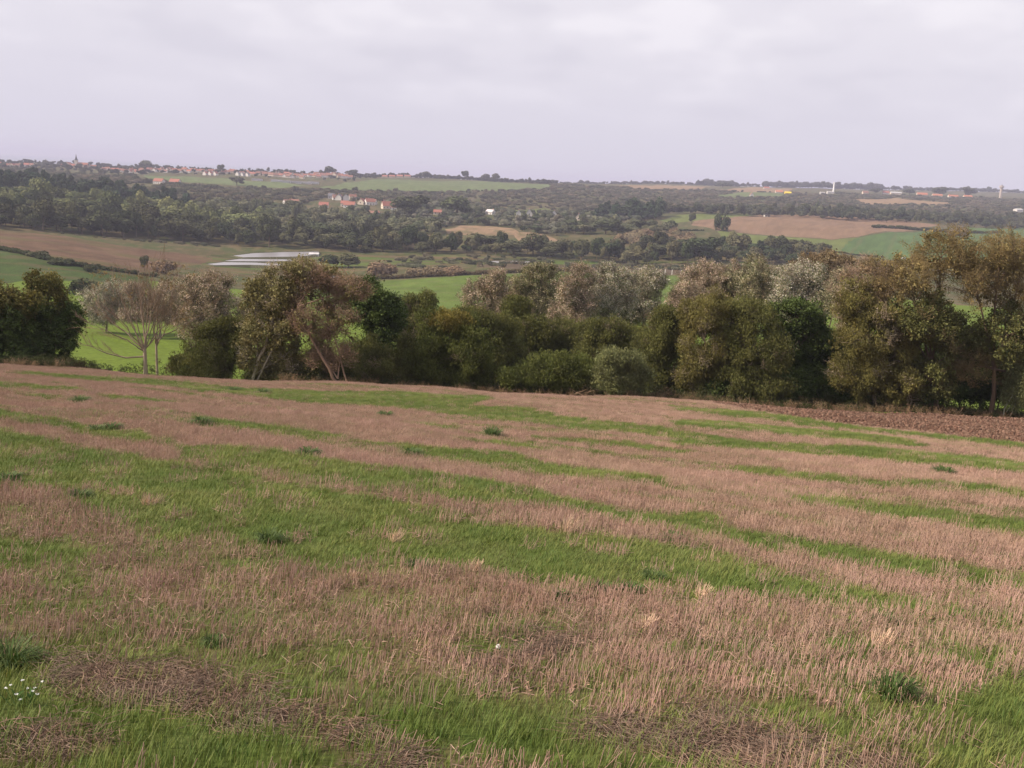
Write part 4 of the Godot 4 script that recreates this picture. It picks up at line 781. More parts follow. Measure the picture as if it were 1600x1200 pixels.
# ------------------------------------------------------------------ ground
const FIELD_COLOUR := {
	"plough": Color(0.150, 0.098, 0.066), "pasture": Color(0.062, 0.098, 0.030), "marsh": Color(0.086, 0.098, 0.038), "tilled": Color(0.125, 0.098, 0.068),
	"mound": Color(0.118, 0.175, 0.042), "sand": Color(0.30, 0.215, 0.140), "pale": Color(0.150, 0.185, 0.062), "brown": Color(0.250, 0.172, 0.118),
	"crop": Color(0.100, 0.165, 0.062), "farp": Color(0.142, 0.188, 0.078), "farb": Color(0.30, 0.215, 0.135),
	"base": Color(0.112, 0.100, 0.052), "meadow": Color(0.135, 0.200, 0.034), "field": Color(0.20, 0.145, 0.095), "strip": Color(0.145, 0.086, 0.062)}

func field_name(key: int) -> Array:
	if key == 0: return ["ground", "base"]
	if key == 1: return ["meadow", "meadow"]
	if key == 2: return ["stubble_field", "field"]
	if key == 3: return ["ploughed_strip", "strip"]
	return [FIELDS[key - 4][0], FIELDS[key - 4][1]]

func build_ground() -> void:
	grass_map = raster(GRASS_STRIPS)
	straw_map = raster(STRAW_PATCHES)
	var rows := PackedFloat32Array()
	var d := -14.0
	while d < 9000.0:
		rows.append(d)
		if d < 20.0: d += 0.2
		elif d < 66.5: d = minf(d + 0.42, 66.5) if d + 0.42 < 66.8 else 66.5
		else: d += clampf(d * d / 51200.0 * 1.25, 0.5, 24.0 if d < 3700.0 else 150.0)
		if absf(d - 66.5) < 0.01 and rows[rows.size() - 1] == 66.5: d = 67.0
	var nc := 520
	var nr := rows.size()
	var pos := PackedVector3Array()
	pos.resize(nr * nc)
	for r in nr:
		var dd := rows[r]
		var vals := profile(dd)
		for c in nc:
			var x := (-0.64 + 1.28 * c / (nc - 1.0)) * (dd + 22.0)
			pos[r * nc + c] = Vector3(x, height_in(vals, x, dd), -dd)
	var nor := PackedVector3Array()
	nor.resize(nr * nc)
	for r in nr:
		for c in nc:
			var a := pos[r * nc + mini(c + 1, nc - 1)] - pos[r * nc + maxi(c - 1, 0)]
			var b := pos[maxi(r - 1, 0) * nc + c] - pos[mini(r + 1, nr - 1) * nc + c]
			nor[r * nc + c] = b.cross(a).normalized()
	# which field each grid point, then each cell, belongs to; cells that a field edge crosses are cut along it
	var polys := []
	var boxes: Array[Rect2] = []
	for f in FIELDS:
		var p := polygon(f[2])
		polys.append(p)
		boxes.append(bounds(p))
	var strip := polygon(PLOUGHED_STRIP)
	var strip_box := bounds(strip)
	var of := PackedInt32Array()
	of.resize(nr * nc)
	for r in nr:
		var dm := rows[r]
		for c in nc:
			var q := pos[r * nc + c]
			var m := Vector2(q.x, q.z)
			var key := 0
			if dm < 66.4:
				key = 2
				if strip_box.has_point(m) and Geometry2D.is_point_in_polygon(m, strip): key = 3
			else:
				if dm < 415.0 + 25.0 * sin(m.x * 0.013) + 8.0 * sin(m.x * 0.05): key = 1
				if dm > 280.0 and dm < 3000.0:
					for k in polys.size():
						if boxes[k].has_point(m) and Geometry2D.is_point_in_polygon(m, polys[k]):
							key = 4 + k
							break
			of[r * nc + c] = key
	var cells := []
	var cuts := []
	for k in FIELDS.size() + 4:
		cells.append(PackedInt32Array())
		cuts.append([])
	for r in nr - 1:
		for c in nc - 1:
			var at := r * nc + c
			var k0 := of[at]
			var k1 := of[at + 1]
			var k2 := of[at + nc]
			var k3 := of[at + nc + 1]
			if k0 == k1 and k0 == k2 and k0 == k3 or maxi(maxi(k0, k1), maxi(k2, k3)) < 4:
				cells[k0].append(at)
				continue
			var rest: Array = [PackedVector2Array([flat(pos[at]), flat(pos[at + 1]), flat(pos[at + nc + 1]), flat(pos[at + nc])])]
			var back := 1 if k0 == 1 or k1 == 1 or k2 == 1 or k3 == 1 else 0
			var done := {}
			for k in [k0, k1, k2, k3]:
				if k < 4 or done.has(k): continue
				done[k] = true
				var left := []
				for piece in rest:
					for got in Geometry2D.intersect_polygons(piece, polys[k - 4]): cuts[k].append([at, got])
					left.append_array(Geometry2D.clip_polygons(piece, polys[k - 4]))
				rest = left
			for piece in rest: cuts[back].append([at, piece])
	var map := PackedInt32Array()
	map.resize(nr * nc)
	for key in cells.size():
		var list: PackedInt32Array = cells[key]
		if list.is_empty() and cuts[key].is_empty(): continue
		map.fill(-1)
		var mb := MB.new()
		var nm := field_name(key)
		var base: Color = FIELD_COLOUR[nm[1]]
		for cell in list:
			var id := [cell, cell + 1, cell + nc + 1, cell + nc]
			for k in id:
				if map[k] < 0:
					map[k] = mb.v.size()
					mb.v.append(pos[k])
					mb.n.append(nor[k])
					mb.c.append(soil(base, key, pos[k]))
			mb.i.append_array(PackedInt32Array([map[id[0]], map[id[3]], map[id[2]], map[id[0]], map[id[2]], map[id[1]]]))
		for cut in cuts[key]:
			var at: int = cut[0]
			var pc: PackedVector2Array = cut[1]
			var idx := Geometry2D.triangulate_polygon(pc)
			if idx.is_empty(): continue
			var k := mb.v.size()
			for q in pc:
				var v := clampf((q.y - pos[at].z) / (pos[at + nc].z - pos[at].z), 0.0, 1.0)
				var a := pos[at].lerp(pos[at + nc], v)
				var b := pos[at + 1].lerp(pos[at + nc + 1], v)
				var p3 := a.lerp(b, clampf((q.x - a.x) / (b.x - a.x), 0.0, 1.0))
				mb.v.append(p3); mb.n.append(nor[at]); mb.c.append(soil(base, key, p3))
			for t in range(0, idx.size(), 3):
				var pa := pc[idx[t]]
				var pb := pc[idx[t + 1]]
				var pd := pc[idx[t + 2]]
				if (pb - pa).cross(pd - pa) > 0.0: mb.i.append_array(PackedInt32Array([k + idx[t], k + idx[t + 1], k + idx[t + 2]]))
				else: mb.i.append_array(PackedInt32Array([k + idx[t], k + idx[t + 2], k + idx[t + 1]]))
		top(nm[0], mb.mesh(ground_material(key)))

func flat(p: Vector3) -> Vector2:
	return Vector2(p.x, p.z)

func ground_material(key: int) -> StandardMaterial3D:
	var near := key == 2 or key == 3
	var m := paint("soil_near" if near else "soil_far", 0.95, 0.0, 0.15)
	if m.albedo_texture == null:
		var t := NoiseTexture2D.new()
		t.width = 512
		t.height = 512
		t.seamless = true
		var n := FastNoiseLite.new()
		n.seed = 5
		n.frequency = 0.03
		n.fractal_octaves = 5
		n.fractal_gain = 0.65
		t.noise = n
		var g := Gradient.new()
		g.set_color(0, Color(0.72, 0.70, 0.68))
		g.set_color(1, Color(1, 1, 1))
		t.color_ramp = g
		m.albedo_texture = t
		m.uv1_triplanar = true
		m.uv1_world_triplanar = true
		m.uv1_scale = Vector3.ONE * (0.9 if near else 0.06)
	return m

func soil(base: Color, key: int, p: Vector3) -> Color:
	var a := nz.get_noise_2d(p.x * 0.02, p.z * 0.02)
	var b := nz2.get_noise_2d(p.x * 0.11, p.z * 0.05)
	var c := base
	if key == 2:
		var g := grass_share(p.x, p.z)
		c = base.lerp(Color(0.075, 0.115, 0.026), g)
		var s := map_at(straw_map, p.x, p.z)
		if s > 0.5: c = c.lerp(Color(0.17, 0.115, 0.082), 0.8)
		c = c * (1.0 + 0.3 * nz.get_noise_2d(p.x * 3.0, p.z * 3.0))
	elif key == 3:
		c = base * (1.0 + 0.35 * nz.get_noise_2d(p.x * 2.0, p.z * 2.0))
	elif key == 1:
		c = base.lerp(Color(0.145, 0.20, 0.035), clampf(0.4 + a + b * 0.6, 0.0, 1.0) * 0.5)
		c = c * (1.0 + 0.16 * nz.get_noise_2d(p.x * 0.4, p.z * 0.3))
	elif key == 0:
		c = base.lerp(Color(0.085, 0.105, 0.042), clampf(0.5 + a * 1.6, 0.0, 1.0))
		c = c.lerp(Color(0.20, 0.155, 0.095), clampf(b * 1.3, 0.0, 0.6))
	else:
		var kind: String = FIELDS[key - 4][1]
		c = base * (1.0 + 0.22 * a + 0.20 * b + 0.10 * nz.get_noise_2d(p.x * 0.25, p.z * 0.12))
		if kind == "brown" or kind == "crop" or kind == "mound" or kind == "plough" or kind == "farp":
			# wheelings left by the drill and the sprayer
			var w := fposmod(p.x * (0.9 if kind == "crop" else 0.5) + p.z * (0.35 if kind == "crop" else 0.8), 26.0)
			if w < 2.6: c = c.lerp(Color(0.20, 0.15, 0.10), 0.22)
		if kind == "plough":
			c = c.lerp(Color(0.125, 0.115, 0.050), clampf(nz2.get_noise_2d(p.x * 0.012 + 3.0, p.z * 0.03) * 1.8, 0.0, 0.7))
			c = c * (1.0 + 0.10 * sin(p.x * 0.10 + p.z * 0.9 + a * 4.0))
		elif kind == "marsh":
			c = c.lerp(Color(0.17, 0.125, 0.075), clampf(0.25 + nz2.get_noise_2d(p.x * 0.012, p.z * 0.06) * 2.0, 0.0, 0.9))
			c = c.lerp(Color(0.105, 0.165, 0.035), clampf(nz2.get_noise_2d(p.x * 0.01 + 50.0, p.z * 0.07) * 2.2, 0.0, 0.9))
		elif kind == "pasture":
			c = c.lerp(Color(0.135, 0.110, 0.062), clampf(nz2.get_noise_2d(p.x * 0.03, p.z * 0.07 + 9.0) * 1.6, 0.0, 0.6))
		elif kind == "sand":
			c = c.lerp(Color(0.15, 0.14, 0.07), clampf(nz2.get_noise_2d(p.x * 0.06, p.z * 0.10) * 1.8, 0.0, 0.8))
	return Color(c.r, c.g, c.b)

func build_water() -> void:
	var water := StandardMaterial3D.new()
	water.resource_name = "sky_toned_water"
	water.albedo_color = Color(0.52, 0.51, 0.52)  # pale base colour stands in for the bright sky mirrored in the pools
	water.roughness = 0.32
	water.metallic_specular = 1.0
	var t := NoiseTexture2D.new()
	t.width = 256
	t.height = 256
	t.seamless = true
	t.as_normal_map = true
	t.bump_strength = 1.0
	var n := FastNoiseLite.new()
	n.frequency = 0.05
	t.noise = n
	water.normal_enabled = true
	water.normal_texture = t
	water.normal_scale = 0.25
	water.uv1_triplanar = true
	water.uv1_world_triplanar = true
	water.uv1_scale = Vector3.ONE * 0.15
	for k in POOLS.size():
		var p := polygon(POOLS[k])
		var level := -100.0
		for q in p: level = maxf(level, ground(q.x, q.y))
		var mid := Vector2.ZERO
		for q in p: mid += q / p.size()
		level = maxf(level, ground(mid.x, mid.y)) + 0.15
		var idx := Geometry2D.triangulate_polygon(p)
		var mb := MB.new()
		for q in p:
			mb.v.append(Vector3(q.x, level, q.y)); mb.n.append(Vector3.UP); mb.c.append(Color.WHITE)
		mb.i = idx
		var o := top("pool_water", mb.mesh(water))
		o.set_meta("label", ["broad upper pool in the valley marsh", "narrow middle pool in the valley marsh", "narrow lower pool in the valley marsh", "thin distant pool right of the marsh hedge"][k])
		# a low earth bank round the pool
		var bank := MB.new()
		for j in p.size():
			var a := p[j]
			var b := p[(j + 1) % p.size()]
			var oa := a + (a - mid).normalized() * 2.2
			var ob := b + (b - mid).normalized() * 2.2
			var ia := a - (a - mid).normalized() * 0.3
			var ib := b - (b - mid).normalized() * 0.3
			var col := vary(Color(0.085, 0.085, 0.042), 0.2)
			bank.quad(Vector3(ia.x, level - 0.1, ia.y), Vector3(ib.x, level - 0.1, ib.y), Vector3(b.x, level + 0.22, b.y), Vector3(a.x, level + 0.22, a.y), col)
			bank.quad(Vector3(a.x, level + 0.22, a.y), Vector3(b.x, level + 0.22, b.y), Vector3(ob.x, ground(ob.x, ob.y) - 0.2, ob.y), Vector3(oa.x, ground(oa.x, oa.y) - 0.2, oa.y), col)
		top("pool_bank", bank.mesh(paint("bank")))
	var sea := StandardMaterial3D.new()
	sea.resource_name = "sea"
	sea.albedo_color = Color(0.40, 0.45, 0.50)
	sea.roughness = 0.35
	var pl := MB.new()
	pl.quad(Vector3(-24000, 0, -2600), Vector3(-24000, 0, -30000), Vector3(24000, 0, -30000), Vector3(24000, 0, -2600), Color.WHITE)
	top("sea", pl.mesh(sea))

# ------------------------------------------------------------------ leaves, twigs, trees
var leaf_mesh := {}

func leaf_cluster(kind: String) -> ArrayMesh:
	if leaf_mesh.has(kind): return leaf_mesh[kind]
	var mb := MB.new()
	var n := 30
	var m := paint("leaves", 0.7, 0.6, 0.3)
	if kind == "twig":
		m = paint("twigs", 0.9, 0.0, 0.2)
		for k in 16:
			var d := (rand_dir() + Vector3(0, 0.7, 0)).normalized()
			var o := rand_dir() * 0.22
			var len := rng.randf_range(0.35, 0.8)
			var bend := o + d * len * 0.5 + rand_dir() * 0.06
			mb.tube([o, bend, o + d * len + rand_dir() * 0.08], [0.011, 0.008, 0.004], 3, Color.WHITE * rng.randf_range(0.7, 1.25))
			for j in 3:
				var p := o + d * len * rng.randf_range(0.4, 1.0) + rand_dir() * 0.08
				leaf(mb, p, rand_dir(), rng.randf_range(0.05, 0.09), 0.6, Color(1.15, 1.2, 0.8) * rng.randf_range(0.8, 1.3))
		leaf_mesh[kind] = mb.mesh(m)
		return leaf_mesh[kind]
	if kind == "fine": n = 46
	for k in n:
		var p := rand_dir() * pow(rng.randf(), 0.5) * 0.42
		var tint := Color.WHITE * rng.randf_range(0.7, 1.3)
		if kind == "silver":
			if rng.randf() < 0.36: tint = Color(0.34, 0.42, 0.26) * rng.randf_range(0.7, 1.3)
			else: tint = Color.WHITE * rng.randf_range(0.9, 1.35)
			leaf(mb, p, rand_dir(), rng.randf_range(0.09, 0.15), 0.7, tint)
		elif kind == "fine":
			var d := (rand_dir() * 0.7 + Vector3(0.15, 0.8, 0)).normalized()
			leaf(mb, p, d, rng.randf_range(0.13, 0.24), 0.26, tint)
		else:
			leaf(mb, p, rand_dir(), rng.randf_range(0.11, 0.20), 0.7, tint)
	for k in 4:
		var d := rand_dir()
		mb.tube([Vector3.ZERO, d * 0.38], [0.010, 0.004], 3, Color(1.1, 0.9, 0.7))
	leaf_mesh[kind] = mb.mesh(m)
	return leaf_mesh[kind]

func leaf(mb: MB, at: Vector3, dir: Vector3, len: float, wide: float, col: Color) -> void:
	var side := dir.cross(rand_dir()).normalized() * len * wide * 0.5
	var up := dir.cross(side).normalized() * len * 0.12
	var tip := at + dir * len
	var mid := at + dir * len * 0.45
	mb.tri(at, mid + side + up, tip, col)
	mb.tri(at, tip, mid - side + up, col)

# per kind: leaf mesh, colour, colour of the lobes marked 1, clusters per square metre, twig clusters per square metre (plain lobes), the same two for marked lobes, bark
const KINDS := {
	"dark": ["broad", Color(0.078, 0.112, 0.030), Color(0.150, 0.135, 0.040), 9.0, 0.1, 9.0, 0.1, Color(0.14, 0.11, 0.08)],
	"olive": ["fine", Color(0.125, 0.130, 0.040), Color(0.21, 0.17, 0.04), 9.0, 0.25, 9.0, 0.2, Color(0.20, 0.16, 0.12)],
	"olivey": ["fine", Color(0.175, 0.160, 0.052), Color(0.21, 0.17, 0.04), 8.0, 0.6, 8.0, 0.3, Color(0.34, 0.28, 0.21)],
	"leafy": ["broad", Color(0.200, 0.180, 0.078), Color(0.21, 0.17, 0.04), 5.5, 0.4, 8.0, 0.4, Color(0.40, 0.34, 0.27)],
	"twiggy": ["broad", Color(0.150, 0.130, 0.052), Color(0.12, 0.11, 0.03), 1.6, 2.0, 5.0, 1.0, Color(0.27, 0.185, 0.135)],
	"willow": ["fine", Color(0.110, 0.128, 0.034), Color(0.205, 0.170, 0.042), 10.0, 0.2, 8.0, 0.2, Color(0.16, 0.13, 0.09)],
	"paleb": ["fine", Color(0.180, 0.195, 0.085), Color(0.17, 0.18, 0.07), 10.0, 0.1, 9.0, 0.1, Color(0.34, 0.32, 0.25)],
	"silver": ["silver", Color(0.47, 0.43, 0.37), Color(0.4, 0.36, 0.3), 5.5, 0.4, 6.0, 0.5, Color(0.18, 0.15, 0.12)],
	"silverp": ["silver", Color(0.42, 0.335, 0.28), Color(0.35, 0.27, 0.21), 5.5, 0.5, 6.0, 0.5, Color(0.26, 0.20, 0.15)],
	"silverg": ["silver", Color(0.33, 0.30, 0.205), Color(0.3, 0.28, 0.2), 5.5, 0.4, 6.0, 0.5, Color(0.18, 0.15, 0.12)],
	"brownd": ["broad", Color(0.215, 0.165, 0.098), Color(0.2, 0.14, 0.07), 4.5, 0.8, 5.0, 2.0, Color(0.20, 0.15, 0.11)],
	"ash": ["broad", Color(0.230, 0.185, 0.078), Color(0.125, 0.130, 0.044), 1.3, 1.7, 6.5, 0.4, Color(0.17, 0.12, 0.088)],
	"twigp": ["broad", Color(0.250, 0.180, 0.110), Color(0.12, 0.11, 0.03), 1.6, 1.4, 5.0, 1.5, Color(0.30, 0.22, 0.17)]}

func build_hedgerow() -> void:
	for a in HEDGE_TREES:
		var at := on_ground(a[3], a[4])
		at.y -= 0.05
		if a[1] == "bare" or a[1] == "bare2":
			bare_tree(a[0], a[2], at, a[5], a[1] == "bare")
			continue
		hedge_tree(a[0], a[1], a[2], at, a[5], a[6])
	# brambles, nettles and long grass along the foot of the hedge
	var o := thing("undergrowth", "dark brambles and long grass along the foot of the hedgerow", "undergrowth")
	o.set_meta("kind", "stuff")
	var xf := []
	var cols := PackedColorArray()
	for k in 5200:
		var x := rng.randf_range(-46, 50)
		var z := -rng.randf_range(67.2, 76.0)
		if x < -16.0 and x > -30.0 and rng.randf() < 0.9: continue
		var hgt := maxf(0.15, 0.75 + 0.75 * nz.get_noise_2d(x * 0.3, z * 0.3)) * rng.randf_range(0.2, 1.0) * smoothstep(66.6, 69.0, -z)
		var s := rng.randf_range(0.6, 1.1)
		xf.append(Transform3D(Basis.from_euler(Vector3(rng.randf() * 0.6, rng.randf() * TAU, 0)).scaled(Vector3(s, s * 0.8, s)), on_ground(x, z) + Vector3(0, hgt, 0)))
		var c := Color(0.066, 0.078, 0.028).lerp(Color(0.14, 0.09, 0.055), clampf(nz2.get_noise_2d(x * 0.25, z * 0.4) * 1.6, 0.0, 0.9))
		cols.append(vary(c, 0.3))
	scatter("leaves", leaf_cluster("fine"), xf, cols, o)
	var xf2 := []
	var cols2 := PackedColorArray()
	for k in 900:
		var x := rng.randf_range(-44, 50)
		if x < -16.0 and x > -30.0: continue
		var z := -rng.randf_range(66.4, 69.0)
		xf2.append(Transform3D(Basis(Vector3.UP, rng.randf() * TAU).scaled(Vector3.ONE * rng.randf_range(0.4, 0.9)), on_ground(x, z) + Vector3(0, 0.1, 0)))
		cols2.append(vary(Color(0.22, 0.15, 0.10), 0.3))
	scatter("dead_stems", leaf_cluster("twig"), xf2, cols2, o)

func hedge_tree(called: String, kind: String, label: String, at: Vector3, l: Array, tr: Array) -> void:
	var k: Array = KINDS[kind]
	var o := thing(called, label, "tree" if called != "shrub" else "shrub", at)
	var nl := l.size() / 7
	var cen := Vector3.ZERO
	var low := 99.0
	var high := 0.0
	# break each mass of the crown up with smaller ones budding from it
	var buds := []
	for j in nl:
		for b in 4:
			var d := rand_dir()
			d.y = d.y * 0.7 + 0.25
			var f := rng.randf_range(0.28, 0.48)
			buds.append_array([l[j * 7] + d.x * l[j * 7 + 3] * 0.9, l[j * 7 + 1] + d.y * l[j * 7 + 4] * 0.9, l[j * 7 + 2] + d.z * l[j * 7 + 5] * 0.9, l[j * 7 + 3] * f, l[j * 7 + 4] * f * rng.randf_range(0.9, 1.4), l[j * 7 + 5] * f, l[j * 7 + 6]])
	var solid := nl
	l = l.duplicate()
	for j in nl * 7:
		if j % 7 >= 3 and j % 7 <= 5: l[j] *= 0.90
	l.append_array(buds)
	nl = l.size() / 7
	for j in solid:
		cen += Vector3(l[j * 7], l[j * 7 + 1], l[j * 7 + 2]) / solid
		low = minf(low, l[j * 7 + 1] - l[j * 7 + 4])
		high = maxf(high, l[j * 7 + 1] + l[j * 7 + 4])
	# trunk, limbs and branches
	var mb := MB.new()
	var bark: Color = k[7]
	var r0 := clampf(high * 0.022, 0.05, 0.20)
	var path := [Vector3(0, -0.3, 0)]
	if tr.size() >= 6:
		var q := 0
		while q < tr.size():
			path.append(Vector3(tr[q], tr[q + 1], tr[q + 2]))
			q += 3
		r0 *= 0.8
	else:
		var fork := Vector3(cen.x * 0.5, maxf(0.5, cen.y * 0.5), cen.z * 0.5)
		path.append(fork * 0.5 + Vector3(rng.randf_range(-0.15, 0.15), 0, rng.randf_range(-0.15, 0.15)))
		path.append(fork)
	var rad := []
	if tr.size() >= 6:
		# a crooked stem: bend every stretch and let a second, thinner stem wind beside it
		var crooked := [path[0]]
		for q in range(1, path.size()):
			crooked.append((path[q - 1] as Vector3).lerp(path[q], 0.5) + Vector3(rng.randf_range(-0.16, 0.16), 0, rng.randf_range(-0.12, 0.12)))
			crooked.append(path[q])
		path = crooked
		var second := []
		for q in range(0, path.size(), 2): second.append((path[q] as Vector3) + Vector3(0.12 + 0.14 * q + rng.randf_range(-0.1, 0.1), 0.1 * q, rng.randf_range(-0.2, 0.2)))
		var sr := []
		for q in second.size(): sr.append(r0 * (0.6 - 0.45 * q / (second.size() - 1.0)))
		mb.tube(second, sr, 6, vary(bark, 0.1))
	for q in path.size(): rad.append(r0 * (1.0 - 0.45 * q / (path.size() - 1.0)))
	mb.tube(path, rad, 7, vary(bark, 0.1))
	var last: Vector3 = path[path.size() - 1]
	var leaves := []
	var lc := PackedColorArray()
	var twigs := []
	var tc := PackedColorArray()
	for j in nl:
		var c := Vector3(l[j * 7], l[j * 7 + 1], l[j * 7 + 2])
		var r := Vector3(l[j * 7 + 3], l[j * 7 + 4], l[j * 7 + 5])
		var marked: bool = l[j * 7 + 6] > 0.5
		var from: Vector3 = last
		if path.size() > 3:
			for q in path:
				if q.distance_to(c) < from.distance_to(c) and q.y > 0.3: from = q
		if c.y < last.y * 0.8: from = path[1] * 0.6 + path[path.size() - 1] * 0.4 * clampf(c.y / maxf(last.y, 0.1), 0.0, 1.0)
		var rl := r0 * (0.45 if j < solid else 0.2)
		if j >= solid:
			var o4: int = (j - solid) / 4
			from = Vector3(l[o4 * 7], l[o4 * 7 + 1], l[o4 * 7 + 2])
		var mid := from.lerp(c, 0.5) + Vector3(rng.randf_range(-0.3, 0.3), rng.randf_range(0.0, 0.25), rng.randf_range(-0.3, 0.3)) * r.x * 0.4
		mb.tube([from, mid, c], [rl, rl * 0.75, rl * 0.5], 5, vary(bark, 0.12))
		for b in (7 if j < solid else 2):
			var d := rand_dir()
			d.y = absf(d.y) * 0.8 + 0.1 if rng.randf() < 0.75 else d.y
			var e := c + d * r * rng.randf_range(0.7, 0.98)
			var st := mid.lerp(c, rng.randf_range(0.3, 1.0))
			var bend := st.lerp(e, 0.5) + rand_dir() * r.x * 0.1
			mb.tube([st, bend, e], [rl * 0.42, rl * 0.3, rl * 0.12], 4, vary(bark, 0.15))
			for w in 3:
				var s2 := bend.lerp(e, rng.randf_range(0.0, 0.9))
				var e2 := s2 + (d + rand_dir() * 0.8 + Vector3(0, 0.25, 0)).normalized() * r.x * rng.randf_range(0.25, 0.5)
				mb.tube([s2, e2], [rl * 0.16, 0.008], 3, vary(bark, 0.15))
		# foliage
		var area := 4.0 * PI * pow((pow(r.x * r.y, 1.6) + pow(r.x * r.z, 1.6) + pow(r.y * r.z, 1.6)) / 3.0, 1.0 / 1.6)
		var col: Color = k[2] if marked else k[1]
		for pass_ in 2:
			var per: float = (k[5] if marked else k[3]) if pass_ == 0 else (k[6] if marked else k[4])
			var want := int(area * per * (0.95 if at.z > -90.0 else (0.75 if at.z > -150.0 else 0.4)))
			for q in want:
				var d := rand_dir()
				var f := 0.45 + 0.55 * sqrt(rng.randf())
				var lump := 1.0 + 0.42 * nz.get_noise_3dv((c + d * r) * 0.42 + at * 0.37) + 0.22 * nz2.get_noise_3dv((c + d * r) * 1.5 + at)
				if rng.randf() < 0.10: f = rng.randf_range(1.0, 1.22)
				var p := c + d * r * f * lump
				if p.y < 0.15: continue
				var hole := nz2.get_noise_3dv(p * 0.62 + at)
				if hole < -0.22: continue
				var s := rng.randf_range(0.75, 1.25) * (1.7 if at.z < -150.0 else (1.25 if at.z < -90.0 else 1.0))
				var tone := 1.0 + (0.85 if k[0] == "silver" else 0.6) * nz.get_noise_3dv(p * 0.7 - at * 0.9)
				var cc := vary(col, 0.22) * tone
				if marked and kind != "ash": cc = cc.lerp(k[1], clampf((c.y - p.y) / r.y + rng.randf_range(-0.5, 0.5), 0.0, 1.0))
				if pass_ == 0:
					leaves.append(Transform3D(Basis.from_euler(Vector3(rng.randf_range(-0.6, 0.6), rng.randf() * TAU, rng.randf_range(-0.6, 0.6)) if k[0] == "fine" else Vector3(rng.randf() * TAU, rng.randf() * TAU, 0)).scaled(Vector3.ONE * s), p))
					lc.append(Color(cc.r, cc.g, cc.b))
				else:
					twigs.append(Transform3D(Basis.from_euler(Vector3(d.z * 0.7, rng.randf() * TAU * 0.15, -d.x * 0.7)).scaled(Vector3.ONE * s * 1.1), p))
					var tw := vary(bark.lerp(k[1], 0.6) if kind == "ash" else bark, 0.25)
					tc.append(Color(tw.r, tw.g, tw.b))
	part("trunk", mb.mesh(paint("bark", 0.9, 0.0, 0.2)), o)
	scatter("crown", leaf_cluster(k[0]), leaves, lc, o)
	if twigs.size() > 8: scatter("twigs", leaf_cluster("twig"), twigs, tc, o)

